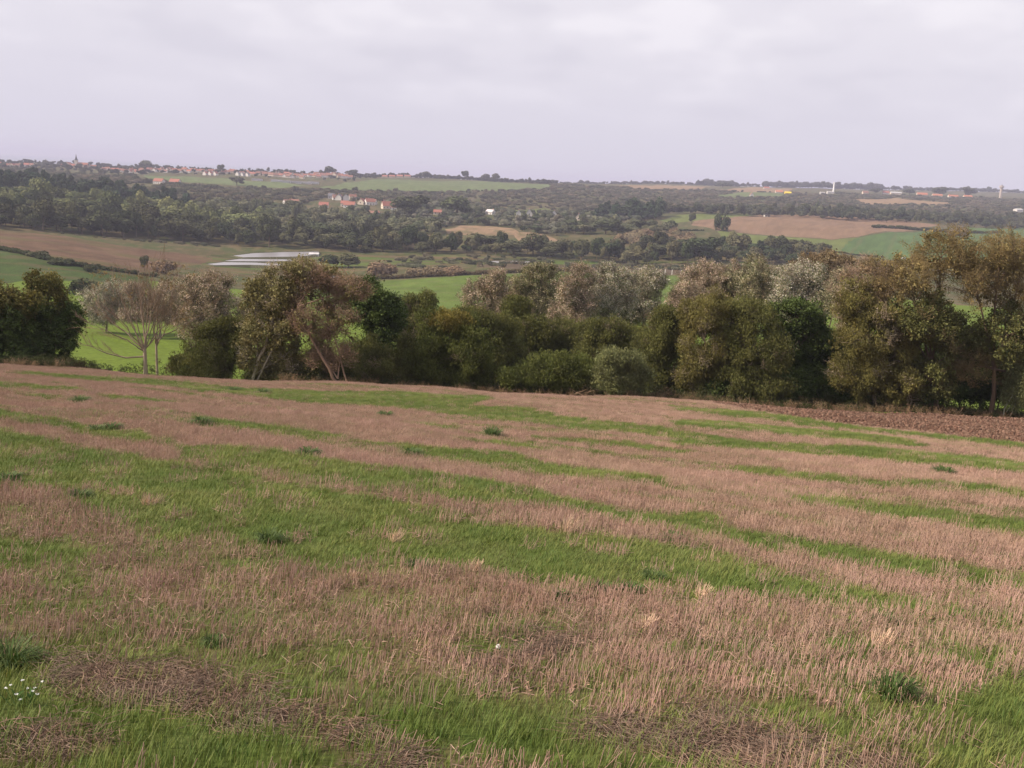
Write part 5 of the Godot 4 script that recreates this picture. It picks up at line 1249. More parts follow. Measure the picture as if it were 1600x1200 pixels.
func bare_tree(called: String, label: String, at: Vector3, l: Array, wide: bool) -> void:
	var o := thing(called, label, "tree", at)
	var trunk := MB.new()
	var limbs := MB.new()
	var twigs := MB.new()
	var bark := Color(0.30, 0.24, 0.185)
	var fork := 2.0 if wide else 2.6
	trunk.tube([Vector3(0, -0.3, 0), Vector3(-0.02, 0.8, 0), Vector3(-0.05, fork, 0)], [0.165, 0.13, 0.105] if wide else [0.095, 0.08, 0.065], 8, bark)
	var tops := []
	if wide:
		tops = [Vector3(-3.8, 3.6, 0.5), Vector3(-3.7, 4.8, -0.8), Vector3(-3.1, 5.8, 0.9), Vector3(-2.3, 6.5, -0.5), Vector3(-1.5, 7.0, 0.4), Vector3(-0.8, 7.4, -0.6), Vector3(-0.1, 7.6, 0.5), Vector3(0.6, 7.5, -0.3), Vector3(1.2, 7.1, 0.7), Vector3(1.8, 6.7, -0.7), Vector3(2.5, 6.1, 0.4), Vector3(3.1, 5.3, -0.4), Vector3(-1.2, 6.0, 2.2), Vector3(0.5, 6.3, -2.3)]
	else:
		tops = [Vector3(-0.5, 6.9, 0.4), Vector3(0.6, 7.0, -0.4), Vector3(1.4, 6.4, 0.4), Vector3(2.4, 5.6, 0.2), Vector3(3.4, 5.0, -0.5), Vector3(0.3, 5.6, 1.3)]
	for t in tops:
		var s := Vector3(-0.05, fork * rng.randf_range(0.72, 1.0), 0)
		var mid: Vector3 = s.lerp(t, 0.5) + Vector3(-signf(t.x) * 0.15, -0.1 if absf(t.x) > 2.0 else 0.1, 0) + rand_dir() * 0.15
		var q1: Vector3 = s.lerp(mid, 0.5) + rand_dir() * 0.08
		var q3: Vector3 = mid.lerp(t, 0.5) + rand_dir() * 0.15 + Vector3(0, -0.08, 0)
		var r := (0.046 if wide else 0.038) * rng.randf_range(0.75, 1.25)
		var line := [s]
		var thick := [r]
		var stops := [s, q1, mid, q3, t]
		for q in 4:
			for w in 3:
				var f := (w + 1) / 3.0
				line.append((stops[q] as Vector3).lerp(stops[q + 1], f) + (rand_dir() * 0.09 if w < 2 else Vector3.ZERO))
				thick.append(r * lerpf(1.0, 0.12, (q * 3 + w + 1) / 12.0))
		limbs.tube(line, thick, 6, vary(bark * 0.8, 0.25))
		var pts := [q1, mid, q3, t]
		for b in 7:
			var seg := rng.randi_range(0, 2)
			var st: Vector3 = (pts[seg] as Vector3).lerp(pts[seg + 1], rng.randf())
			grow(limbs, twigs, st, ((t as Vector3) - s).normalized(), rng.randf_range(0.9, 1.9) * (1.15 - 0.2 * seg), r * 0.28, 0, bark)
	if wide:
		# the long lowest limb hanging out to the left
		limbs.tube([Vector3(-0.05, 1.35, 0), Vector3(-1.2, 1.25, 0.3), Vector3(-2.4, 1.55, 0.6), Vector3(-3.6, 2.1, 0.8)], [0.06, 0.05, 0.035, 0.012], 6, bark * 0.8)
		for b in 9: grow(limbs, twigs, Vector3(-1.2, 1.25, 0.3).lerp(Vector3(-3.6, 2.1, 0.8), rng.randf()), Vector3(-0.8, 0.5, 0.1), 0.9, 0.016, 0, bark)
	part("trunk", trunk.mesh(paint("bark", 0.9, 0.0, 0.2)), o)
	part("branches", limbs.mesh(paint("bark", 0.9, 0.0, 0.2)), o)
	part("twigs", twigs.mesh(paint("twigs", 0.9, 0.0, 0.2)), o).set_meta("kind", "stuff")
	var lm := []
	var lc := PackedColorArray()
	for k in (36 if wide else 16):
		var p := Vector3(l[0] + rng.randf_range(-1, 1) * l[3] * 0.95, l[1] + rng.randf_range(-0.4, 0.9) * l[4], rng.randf_range(-2, 2))
		lm.append(Transform3D(Basis.from_euler(Vector3(rng.randf() * TAU, rng.randf() * TAU, 0)).scaled(Vector3.ONE * rng.randf_range(0.4, 0.7)), p))
		lc.append(vary(Color(0.24, 0.18, 0.09), 0.3))
	scatter("last_leaves", leaf_cluster("broad"), lm, lc, o)

func grow(limbs: MB, twigs: MB, st: Vector3, dir: Vector3, len: float, r: float, depth: int, bark: Color) -> void:
	var d := (dir + rand_dir() * 0.55 + Vector3(0, 0.18, 0)).normalized()
	var e := st + d * len
	var mid := st.lerp(e, 0.5) + rand_dir() * len * 0.07
	var m := limbs if depth == 0 else twigs
	m.tube([st, mid, e], [r, r * 0.7, maxf(r * 0.25, 0.004)], 4 if depth == 0 else 3, vary(Color(bark.r * 0.85, bark.g * 0.78, bark.b * 0.72), 0.2))
	if depth >= 2: return
	for k in (5 if depth == 0 else 3):
		grow(limbs, twigs, st.lerp(e, rng.randf_range(0.25, 1.0)), d, len * rng.randf_range(0.4, 0.6), maxf(r * 0.5, 0.006), depth + 1, bark)

# ------------------------------------------------------------------ woods, scrub, hedges, single trees
const FAR_COLOUR := {
	"front": [Color(0.051, 0.064, 0.031), Color(0.098, 0.101, 0.052)], "pale": [Color(0.200, 0.216, 0.092), Color(0.093, 0.111, 0.054)], "pine": [Color(0.041, 0.068, 0.035), Color(0.060, 0.082, 0.045)],
	"mixed": [Color(0.093, 0.108, 0.059), Color(0.177, 0.180, 0.109)], "middle": [Color(0.058, 0.076, 0.038), Color(0.140, 0.132, 0.073)], "russet": [Color(0.237, 0.170, 0.112), Color(0.186, 0.160, 0.100)],
	"far": [Color(0.056, 0.072, 0.040), Color(0.098, 0.103, 0.059)], "heath": [Color(0.084, 0.093, 0.054), Color(0.163, 0.142, 0.097)], "village": [Color(0.056, 0.068, 0.042), Color(0.102, 0.103, 0.071)],
	"mixedscrub": [Color(0.074, 0.095, 0.050), Color(0.214, 0.211, 0.159)], "ridge": [Color(0.056, 0.066, 0.047), Color(0.074, 0.078, 0.053)]}
var crown_mesh := {}

func far_crown(shape: String, variant: int) -> ArrayMesh:
	# height 1, foot at the origin, about 0.8 across
	var key := shape + str(variant)
	if crown_mesh.has(key): return crown_mesh[key]
	var mb := MB.new()
	var lobes := []
	if shape == "tree":
		lobes.append([Vector3(0, 0.62, 0), Vector3(0.27, 0.34, 0.27)])
		for k in 8:
			var a := TAU * k / 8.0 + rng.randf()
			lobes.append([Vector3(cos(a) * rng.randf_range(0.12, 0.32), rng.randf_range(0.22, 0.86), sin(a) * rng.randf_range(0.12, 0.32)), Vector3.ONE * rng.randf_range(0.11, 0.22)])
	elif shape == "pine":
		for k in 7:
			var a := rng.randf() * TAU
			lobes.append([Vector3(cos(a) * 0.13, 0.30 + 0.09 * k, sin(a) * 0.13), Vector3(0.20 - 0.012 * k, 0.11, 0.20 - 0.012 * k)])
	else:
		lobes.append([Vector3(0, 0.4, 0), Vector3(0.45, 0.5, 0.45)])
		for k in 7:
			var a := TAU * k / 7.0 + rng.randf()
			lobes.append([Vector3(cos(a) * 0.4, rng.randf_range(0.2, 0.6), sin(a) * 0.4), Vector3.ONE * rng.randf_range(0.2, 0.34)])
	var per := 210 if shape != "pine" else 190
	for b in lobes:
		for k in per:
			var d := rand_dir()
			if d.y < -0.5 and rng.randf() < 0.6: continue
			var p: Vector3 = b[0] + d * (b[1] as Vector3) * rng.randf_range(0.75, 1.08)
			if p.y < 0.02: p.y = 0.02
			var nrm := (d + rand_dir() * 0.7).normalized()
			var s := nrm.cross(rand_dir()).normalized()
			var t := nrm.cross(s)
			var w := rng.randf_range(0.030, 0.050) * (1.35 if shape == "bush" else 1.0)
			var col := Color.WHITE * rng.randf_range(0.82, 1.18)
			mb.tri(p - s * w, p + t * w * 1.1, p + s * w, col)
			mb.tri(p - s * w * 0.8, p + s * w * 0.9, p - t * w + nrm * w * 0.3, col)
	crown_mesh[key] = mb.mesh(paint("far_leaves", 0.85, 0.35, 0.2))
	return crown_mesh[key]

func far_trunk() -> ArrayMesh:
	if crown_mesh.has("trunk"): return crown_mesh["trunk"]
	var mb := MB.new()
	mb.tube([Vector3(0, -0.05, 0), Vector3(0.01, 0.3, 0), Vector3(0, 0.7, 0.01)], [0.024, 0.018, 0.008], 6, Color(0.13, 0.10, 0.07))
	for k in 5:
		var a := TAU * k / 5.0
		mb.tube([Vector3(0, 0.3 + 0.06 * k, 0), Vector3(cos(a) * 0.2, 0.52 + 0.06 * k, sin(a) * 0.2)], [0.011, 0.004], 4, Color(0.13, 0.10, 0.07))
	crown_mesh["trunk"] = mb.mesh(paint("bark", 0.9, 0.0, 0.2))
	return crown_mesh["trunk"]

func tinted_crown(shape: String, variant: int, key: String, tone: int) -> ArrayMesh:
	# a crown whose leaves carry their colour themselves (a few tones for each kind)
	var id := "%s%d%s%d" % [shape, variant, key, tone]
	if crown_mesh.has(id): return crown_mesh[id]
	var src := far_crown(shape, variant)
	var arr := src.surface_get_arrays(0)
	var cs: PackedColorArray = arr[Mesh.ARRAY_COLOR]
	var c: Color = (FAR_COLOUR[key][0] as Color).lerp(FAR_COLOUR[key][1], tone / 2.0)
	for k in cs.size(): cs[k] = Color(cs[k].r * c.r, cs[k].g * c.g, cs[k].b * c.b)
	arr[Mesh.ARRAY_COLOR] = cs
	var am := ArrayMesh.new()
	am.add_surface_from_arrays(Mesh.PRIMITIVE_TRIANGLES, arr)
	am.surface_set_material(0, src.surface_get_material(0))
	crown_mesh[id] = am
	return am

func far_tree(called: String, category: String, label: String, group: String, shape: String, key: String, at: Vector3, h: float, w: float) -> void:
	var o := thing(called, label, category, at, rng.randf() * TAU, group)
	var variant := rng.randi() % 3
	if group != "":
		h *= [1.0, 1.22, 0.84][variant]
		w *= [1.0, 0.74, 1.3][variant]
	o.scale = Vector3(w, h, w)
	if shape != "bush": part("trunk", far_trunk(), o)
	part("crown", tinted_crown(shape, variant, key, rng.randi() % 3), o).set_meta("kind", "stuff")

func spots_in(p: PackedVector2Array, spacing: float) -> Array:
	var r := bounds(p)
	var list := []
	var z := r.position.y
	while z < r.end.y:
		var x := r.position.x
		while x < r.end.x:
			var q := Vector2(x + rng.randf_range(-0.45, 0.45) * spacing, z + rng.randf_range(-0.45, 0.45) * spacing)
			if Geometry2D.is_point_in_polygon(q, p): list.append(q)
			x += spacing
		z += spacing
	return list

func build_woods() -> void:
	for wd in WOODS:
		var key: String = wd[0]
		var list := spots_in(polygon(wd[4]), wd[1])
		list.sort_custom(func(a, b): return a.y > b.y)
		var shape := "pine" if key == "pine" else ("bush" if key == "russet" else "tree")
		var n: int = mini(wd[6], list.size())
		for k in n:
			var q: Vector2 = list[k]
			var h: float = lerpf(wd[2], wd[3], pow(rng.randf(), 1.5)) * (1.0 + 0.6 * nz.get_noise_2d(q.x * 0.025, q.y * 0.025)) * rng.randf_range(0.8, 1.2)
			far_tree("pine_tree" if key == "pine" else ("bush" if key == "russet" else "woodland_tree"), "bush" if key == "russet" else "tree", wd[5], wd[5].replace("dark tree in", "trees in"), shape, key, on_ground(q.x, q.y), h, h * rng.randf_range(0.85, 1.6))
		mass(list.slice(n), shape, key, wd[2], wd[3], 1.05, "woodland", "closely grown crowns deeper in: " + (wd[5] as String))
	for s in SCRUB:
		var list := []
		for q in spots_in(polygon(s[5]), s[1]):
			if nz2.get_noise_2d(q.x * 0.013, q.y * 0.013) * 0.8 + rng.randf() < s[4] + 0.12 and not in_field(q) and not before_house(q): list.append(q)
		var shape := "tree" if s[0] == "village" or s[0] == "ridge" or s[0] == "mixedscrub" else "bush"
		mass(list, shape, s[0], s[2], s[3], 1.5 if shape == "bush" else 1.35, "scrub" if shape == "bush" else "woodland", s[6])

func before_house(q: Vector2) -> bool:
	for a in HOUSES:
		if absf(q.x - a[1]) < a[3] * 0.6 + 3.0 and q.y > a[2] - 8.0 and q.y < a[2] + (170.0 if a[2] < -1400.0 and a[2] > -1450.0 else (85.0 if a[2] > -1500.0 else 40.0)): return true
	return false

func in_field(q: Vector2) -> bool:
	for f in FIELDS:
		if f[1] == "marsh" or f[1] == "tilled": continue
		if Geometry2D.is_point_in_polygon(q, polygon(f[2])): return true
	return false

func mass(list: Array, shape: String, key: String, h0: float, h1: float, wide: float, called: String, label: String) -> void:
	if list.is_empty(): return
	var o := thing(called, label, "wood" if called == "woodland" else "scrub")
	o.set_meta("kind", "stuff")
	for variant in 3:
		var xf := []
		var cols := PackedColorArray()
		for k in range(variant, list.size(), 3):
			var q: Vector2 = list[k]
			var h := lerpf(h0, h1, pow(rng.randf(), 1.5)) * (1.0 + 0.45 * nz.get_noise_2d(q.x * 0.02, q.y * 0.02))
			var w := h * wide * rng.randf_range(0.8, 1.55)
			h *= [1.0, 1.22, 0.84][variant]
			w *= [1.0, 0.76, 1.28][variant]
			xf.append(Transform3D(Basis(Vector3.UP, rng.randf() * TAU).scaled_local(Vector3(w, h, w)), on_ground(q.x, q.y) - Vector3(0, 0.3, 0)))
			var c: Color = (FAR_COLOUR[key][0] as Color).lerp(FAR_COLOUR[key][1], clampf(0.45 + nz.get_noise_2d(q.x * 0.02 + 5.0, q.y * 0.02) * 1.3 + rng.randf_range(-0.5, 0.5), 0.0, 1.0))
			cols.append(vary(c, 0.28))
		scatter("crown", far_crown(shape, variant), xf, cols, o)

func build_far_things() -> void:
	for s in SINGLES:
		var shape := "bush" if s[0] == "bush" else "tree"
		far_tree(s[0], s[0], s[6], "", shape, s[1], on_ground(s[2], s[3]), s[4] * 1.05, s[5] * 1.2)
	for hd in HEDGES:
		var o := thing("hedge", hd[0], "hedge")
		var xf := []
		var cols := PackedColorArray()
		var p := polygon(hd[2])
		for k in p.size() - 1:
			var n := int(p[k].distance_to(p[k + 1]) / (hd[1] * 0.55)) + 1
			for j in n:
				var q: Vector2 = p[k].lerp(p[k + 1], (j + rng.randf()) / n) + Vector2(rng.randf_range(-0.5, 0.5), rng.randf_range(-0.5, 0.5)) * hd[1]
				var h: float = hd[1] * rng.randf_range(0.6, 1.3)
				xf.append(Transform3D(Basis(Vector3.UP, rng.randf() * TAU).scaled_local(Vector3(h * 1.3, h, h * 1.3)), on_ground(q.x, q.y) - Vector3(0, 0.1, 0)))
				cols.append(vary(Color(0.11, 0.085, 0.045) if (hd[0] as String).begins_with("brown") else Color(0.058, 0.070, 0.030), 0.25))
		scatter("foliage", far_crown("bush", 0), xf, cols, o)
	# white posts of the pasture fence
	var posts := [[54.2, -545.4], [79.3, -553.9], [82.9, -553.0], [87.4, -550.4]]
	for k in posts.size():
		var mb := MB.new()
		mb.lathe([Vector2(0.0, -0.3), Vector2(0.17, -0.3), Vector2(0.16, 2.6), Vector2(0.10, 2.75), Vector2(0.0, 2.8)], 8, Color(0.70, 0.68, 0.64))
		var o := top("fence_post", mb.mesh(paint("post")), "")
		o.position = on_ground(posts[k][0], posts[k][1])
		mark(o, ["lone whitish fence post at the left above the bright field", "leftmost of the three close whitish fence posts", "middle one of the three close whitish fence posts", "rightmost of the three close whitish fence posts"][k], "fence post", "whitish posts above the bright field")
	white_car(Vector3(298.3, 0, -799.3))
	church(Vector3(-908.0, 0, -2120))
	mast_and_tower()

func white_car(p: Vector3) -> void:
	var o := thing("car", "white car on the valley road seen through the ash twigs", "car", on_ground(p.x, p.z), 0.15)
	var b := MB.new()
	var pr := [Vector2(-2.2, 0.35), Vector2(-2.25, 0.85), Vector2(-1.9, 0.98), Vector2(1.2, 0.98), Vector2(2.1, 0.85), Vector2(2.25, 0.6), Vector2(2.2, 0.35)]
	extrude(b, pr, -0.85, 0.85, Color(0.8, 0.8, 0.8))
	part("body", b.mesh(paint("car_paint", 0.3, 0.0, 0.6)), o)
	var c := MB.new()
	extrude(c, [Vector2(-1.85, 0.98), Vector2(-1.5, 1.48), Vector2(0.3, 1.48), Vector2(1.15, 0.98)], -0.74, 0.74, Color(0.75, 0.76, 0.78))
	part("cabin", c.mesh(paint("car_paint", 0.3, 0.0, 0.6)), o)
	for x in [-1.4, 1.4]:
		for z in [-0.8, 0.8]:
			var w := MB.new()
			w.tube([Vector3(x, 0.32, z - 0.1), Vector3(x, 0.32, z + 0.1)], [0.32, 0.32], 12, Color(0.03, 0.03, 0.03))
			part("wheel", w.mesh(paint("tyre")), o)

func extrude(mb: MB, pr: Array, z0: float, z1: float, col: Color) -> void:
	var n := pr.size()
	for k in n:
		var a: Vector2 = pr[k]
		var b: Vector2 = pr[(k + 1) % n]
		mb.quad(Vector3(a.x, a.y, z1), Vector3(b.x, b.y, z1), Vector3(b.x, b.y, z0), Vector3(a.x, a.y, z0), col)
	for k in range(1, n - 1):
		mb.tri(Vector3(pr[0].x, pr[0].y, z1), Vector3(pr[k + 1].x, pr[k + 1].y, z1), Vector3(pr[k].x, pr[k].y, z1), col)
		mb.tri(Vector3(pr[0].x, pr[0].y, z0), Vector3(pr[k].x, pr[k].y, z0), Vector3(pr[k + 1].x, pr[k + 1].y, z0), col)

func church(p: Vector3) -> void:
	var o := thing("church", "village church with whitish tower and dark pointed spire", "church", on_ground(p.x, p.z))
	var t := MB.new()
	t.box(Vector3(-3, -1, -3), Vector3(3, 15, 3), Color(0.55, 0.50, 0.45))
	part("tower", t.mesh(paint("wall")), o)
	var s := MB.new()
	s.lathe([Vector2(3.9, 14.8), Vector2(2.4, 17.0), Vector2(0.9, 22.5), Vector2(0.06, 27.5)], 8, Color(0.06, 0.06, 0.07))
	part("spire", s.mesh(paint("slate")), o)
	var n := MB.new()
	n.box(Vector3(3, -1, -5), Vector3(24, 6, 5), Color(0.50, 0.42, 0.36))
	part("nave", n.mesh(paint("wall")), o)
	var r := MB.new()
	for sg in [-1.0, 1.0]:
		r.quad(Vector3(2.9, 5.9, 5.5 * sg), Vector3(2.9, 10.5, 0), Vector3(24.3, 10.5, 0), Vector3(24.3, 5.9, 5.5 * sg), Color(0.30, 0.13, 0.09))
	part("nave_roof", r.mesh(paint("tiles")), o)
	for z in [-1, 1]:
		for k in 3:
			var w := MB.new()
			w.box(Vector3(6.0 + 6.0 * k, 1.5, 5.02 * z - 0.06), Vector3(7.6 + 6.0 * k, 4.5, 5.02 * z + 0.06), Color(0.05, 0.05, 0.06))
			part("window", w.mesh(paint("pane", 0.2)), o)

func mast_and_tower() -> void:
	var p := on_ground(694.5, -2335)
	var c := MB.new()
	c.lathe([Vector2(2.0, -1), Vector2(1.7, 12), Vector2(1.5, 24.4), Vector2(1.7, 24.6), Vector2(1.7, 25.2), Vector2(0.0, 25.2)], 14, Color(0.82, 0.82, 0.82))
	var o := top("chimney", c.mesh(paint("white_render")), "")
	o.position = p
	mark(o, "tall slim white chimney on the right plateau", "chimney")
	var t := thing("water_tower", "slender stone-coloured tower with wider head at the far right", "tower", on_ground(1142.2, -2500))
	var s := MB.new()
	s.lathe([Vector2(3.6, -1), Vector2(3.0, 2), Vector2(2.8, 22), Vector2(3.2, 23)], 12, Color(0.42, 0.36, 0.32))
	part("shaft", s.mesh(paint("wall")), t)
	var h := MB.new()
	h.lathe([Vector2(3.2, 23), Vector2(5.0, 25), Vector2(5.0, 29), Vector2(4.4, 29.4), Vector2(0, 30)], 12, Color(0.40, 0.35, 0.32))
	part("head", h.mesh(paint("wall")), t)
	var a := MB.new()
	a.box(Vector3(-1.2, 29.6, -1.2), Vector3(1.2, 31.6, 1.2), Color(0.35, 0.31, 0.29))
	part("roof_hatch", a.mesh(paint("wall")), t)

# ------------------------------------------------------------------ houses
const WALLS := {"white": Color(0.60, 0.58, 0.56), "cream": Color(0.60, 0.52, 0.43), "grey": Color(0.38, 0.37, 0.37), "pale": Color(0.55, 0.54, 0.54), "yellow": Color(0.75, 0.55, 0.05)}
const ROOFS := {"red": Color(0.32, 0.140, 0.108), "rust": Color(0.25, 0.135, 0.105), "orange": Color(0.40, 0.160, 0.095), "slate": Color(0.15, 0.15, 0.17), "grey": Color(0.25, 0.22, 0.22), "pale": Color(0.50, 0.49, 0.50), "yellow": Color(0.78, 0.58, 0.04)}

func build_houses() -> void:
	for a in HOUSES:
		var at := on_ground(a[1], a[2])
		var cat := (a[0] as String).replace("_", " ")
		var o := thing(a[0], a[10], cat, at, deg_to_rad(a[7]), a[11])
		var w: float = a[3] * 0.5
		var d: float = a[4] * 0.5
		var hw: float = a[5]
		var hr: float = a[6]
		var wall := MB.new()
		var wc: Color = vary(WALLS[a[8]], 0.06)
		# gabled body: ridge along x
		var base := -1.5
		for s in [-1.0, 1.0]:
			wall.quad(Vector3(-w, base, d * s), Vector3(-w, hw, d * s), Vector3(w, hw, d * s), Vector3(w, base, d * s), wc)
			wall.quad(Vector3(w * s, base, -d), Vector3(w * s, hw, -d), Vector3(w * s, hw, d), Vector3(w * s, base, d), wc)
			wall.tri(Vector3(w * s, hw, -d), Vector3(w * s, hw + hr, 0), Vector3(w * s, hw, d), wc)
		part("wall", wall.mesh(paint("wall", 0.9)), o)
		var roof := MB.new()
		var rc: Color = vary(ROOFS[a[9]], 0.12)
		var ov := 0.35
		var drop := hr / d * ov
		for s in [-1.0, 1.0]:
			var e0 := Vector3(-w - ov, hw - drop, (d + ov) * s)
			var e1 := Vector3(w + ov, hw - drop, (d + ov) * s)
			var r0 := Vector3(-w - ov, hw + hr, 0)
			var r1 := Vector3(w + ov, hw + hr, 0)
			var up := Vector3(0, 0.22, 0)
			roof.quad(e0 + up, r0 + up, r1 + up, e1 + up, rc)
			roof.quad(e0, r0, r1, e1, rc)
			roof.quad(e0, e0 + up, e1 + up, e1, rc)
			roof.quad(e0, e0 + up, r0 + up, r0, rc)
			roof.quad(e1, e1 + up, r1 + up, r1, rc)
		var ro := part("roof", roof.mesh(paint("tiles", 0.85)), o)
		if a[0] == "house":
			var ch := MB.new()
			var cx := w * (0.8 if rng.randf() < 0.5 else -0.8)
			ch.box(Vector3(cx - 0.4, hw + hr * 0.7, -0.4), Vector3(cx + 0.4, hw + hr + 1.1, 0.4), Color(0.42, 0.25, 0.19))
			part("chimney", ch.mesh(paint("wall", 0.9)), ro)
		if a[2] > -1500.0 and a[3] > 6.0:
			for s in [-1.0, 1.0]:
				var n := maxi(2, int(w * 2.0 / 3.5))
				for k in n:
					var wi := MB.new()
					var x: float = -w + (k + 0.5) * 2.0 * w / n
					var isdoor: bool = s > 0 and k == n / 2
					wi.box(Vector3(x - 0.5, 0.0 if isdoor else 0.9, d * s - 0.04), Vector3(x + 0.5, 2.1, d * s + 0.04), Color(0.10, 0.07, 0.05) if isdoor else Color(0.05, 0.05, 0.06))
					part("door" if isdoor else "window", wi.mesh(paint("pane", 0.3)), o)
				var gw := MB.new()
				gw.box(Vector3(w * s - 0.04, hw * 0.45, -0.6), Vector3(w * s + 0.04, hw * 0.45 + 1.3, 0.6), Color(0.05, 0.05, 0.06))
				part("window", gw.mesh(paint("pane", 0.3)), o)

# ------------------------------------------------------------------ stubble, grass, straw on the field
func stub_mesh(variant: int) -> ArrayMesh:
	var mb := MB.new()
	for k in 22:
		var p := Vector3(rng.randf_range(-0.15, 0.15), -0.03, rng.randf_range(-0.15, 0.15))
		var h := rng.randf_range(0.07, 0.135)
		var lean := Vector3(rng.randf_range(-0.02, 0.035), 0, rng.randf_range(-0.025, 0.025))
		if rng.randf() < 0.12: lean *= 3.0
		var t := rng.randf_range(0.65, 1.3)
		var col := Color(t, t * rng.randf_range(0.94, 1.04), t * rng.randf_range(0.85, 1.05))
		mb.tube([p, p + Vector3(0, h + 0.03, 0) + lean], [0.0029, 0.0024], 3, col)
		if rng.randf() < 0.22:
			# a dry leaf sheath hanging from the stalk
			var q := p + Vector3(0, h * 0.6, 0) + lean * 0.6
			leaf(mb, q, (rand_dir() + Vector3(0.4, 0.2, 0)).normalized(), rng.randf_range(0.04, 0.09), 0.10, col * 0.85)
	for k in 5:
		var p := Vector3(rng.randf_range(-0.15, 0.15), 0.012, rng.randf_range(-0.15, 0.15))
		var a := rng.randf() * TAU
		mb.tube([p, p + Vector3(cos(a), 0.1, sin(a)) * rng.randf_range(0.06, 0.14)], [0.003, 0.0025], 3, Color.WHITE * rng.randf_range(0.7, 1.15))
	return mb.mesh(paint("straw", 0.8, 0.15, 0.25))

func grass_mesh(n: int, hmin: float, hmax: float, spread: float, droop: float) -> ArrayMesh:
	var mb := MB.new()
	for k in n:
		var p := Vector3(rng.randf_range(-1, 1) * spread, -0.02, rng.randf_range(-1, 1) * spread)
		var h := rng.randf_range(hmin, hmax)
		var a := rng.randf() * TAU
		var d := (Vector3(cos(a), 0, sin(a)) * 0.6 + Vector3(0.55, 0, -0.1)).normalized()
		blade(mb, p, d, h, h * droop * rng.randf_range(0.3, 1.1), rng.randf_range(0.0014, 0.0028), Color(2.6, 1.45, 3.4) * rng.randf_range(0.7, 1.1) if rng.randf() < 0.07 else Color(rng.randf_range(0.75, 1.25), rng.randf_range(0.8, 1.2), rng.randf_range(0.7, 1.2)))
	return mb.mesh(paint("grass", 0.65, 0.5, 0.35))

func blade(mb: MB, p: Vector3, d: Vector3, h: float, reach: float, w: float, col: Color) -> void:
	var s := d.cross(Vector3.UP).normalized() * w
	var m := p + Vector3(0, h * 0.6, 0) + d * reach * 0.35
	var t := p + Vector3(0, h, 0) + d * reach
	mb.quad(p - s, m - s * 0.9, m + s * 0.9, p + s, col)
	mb.tri(m - s * 0.9, t, m + s * 0.9, col)

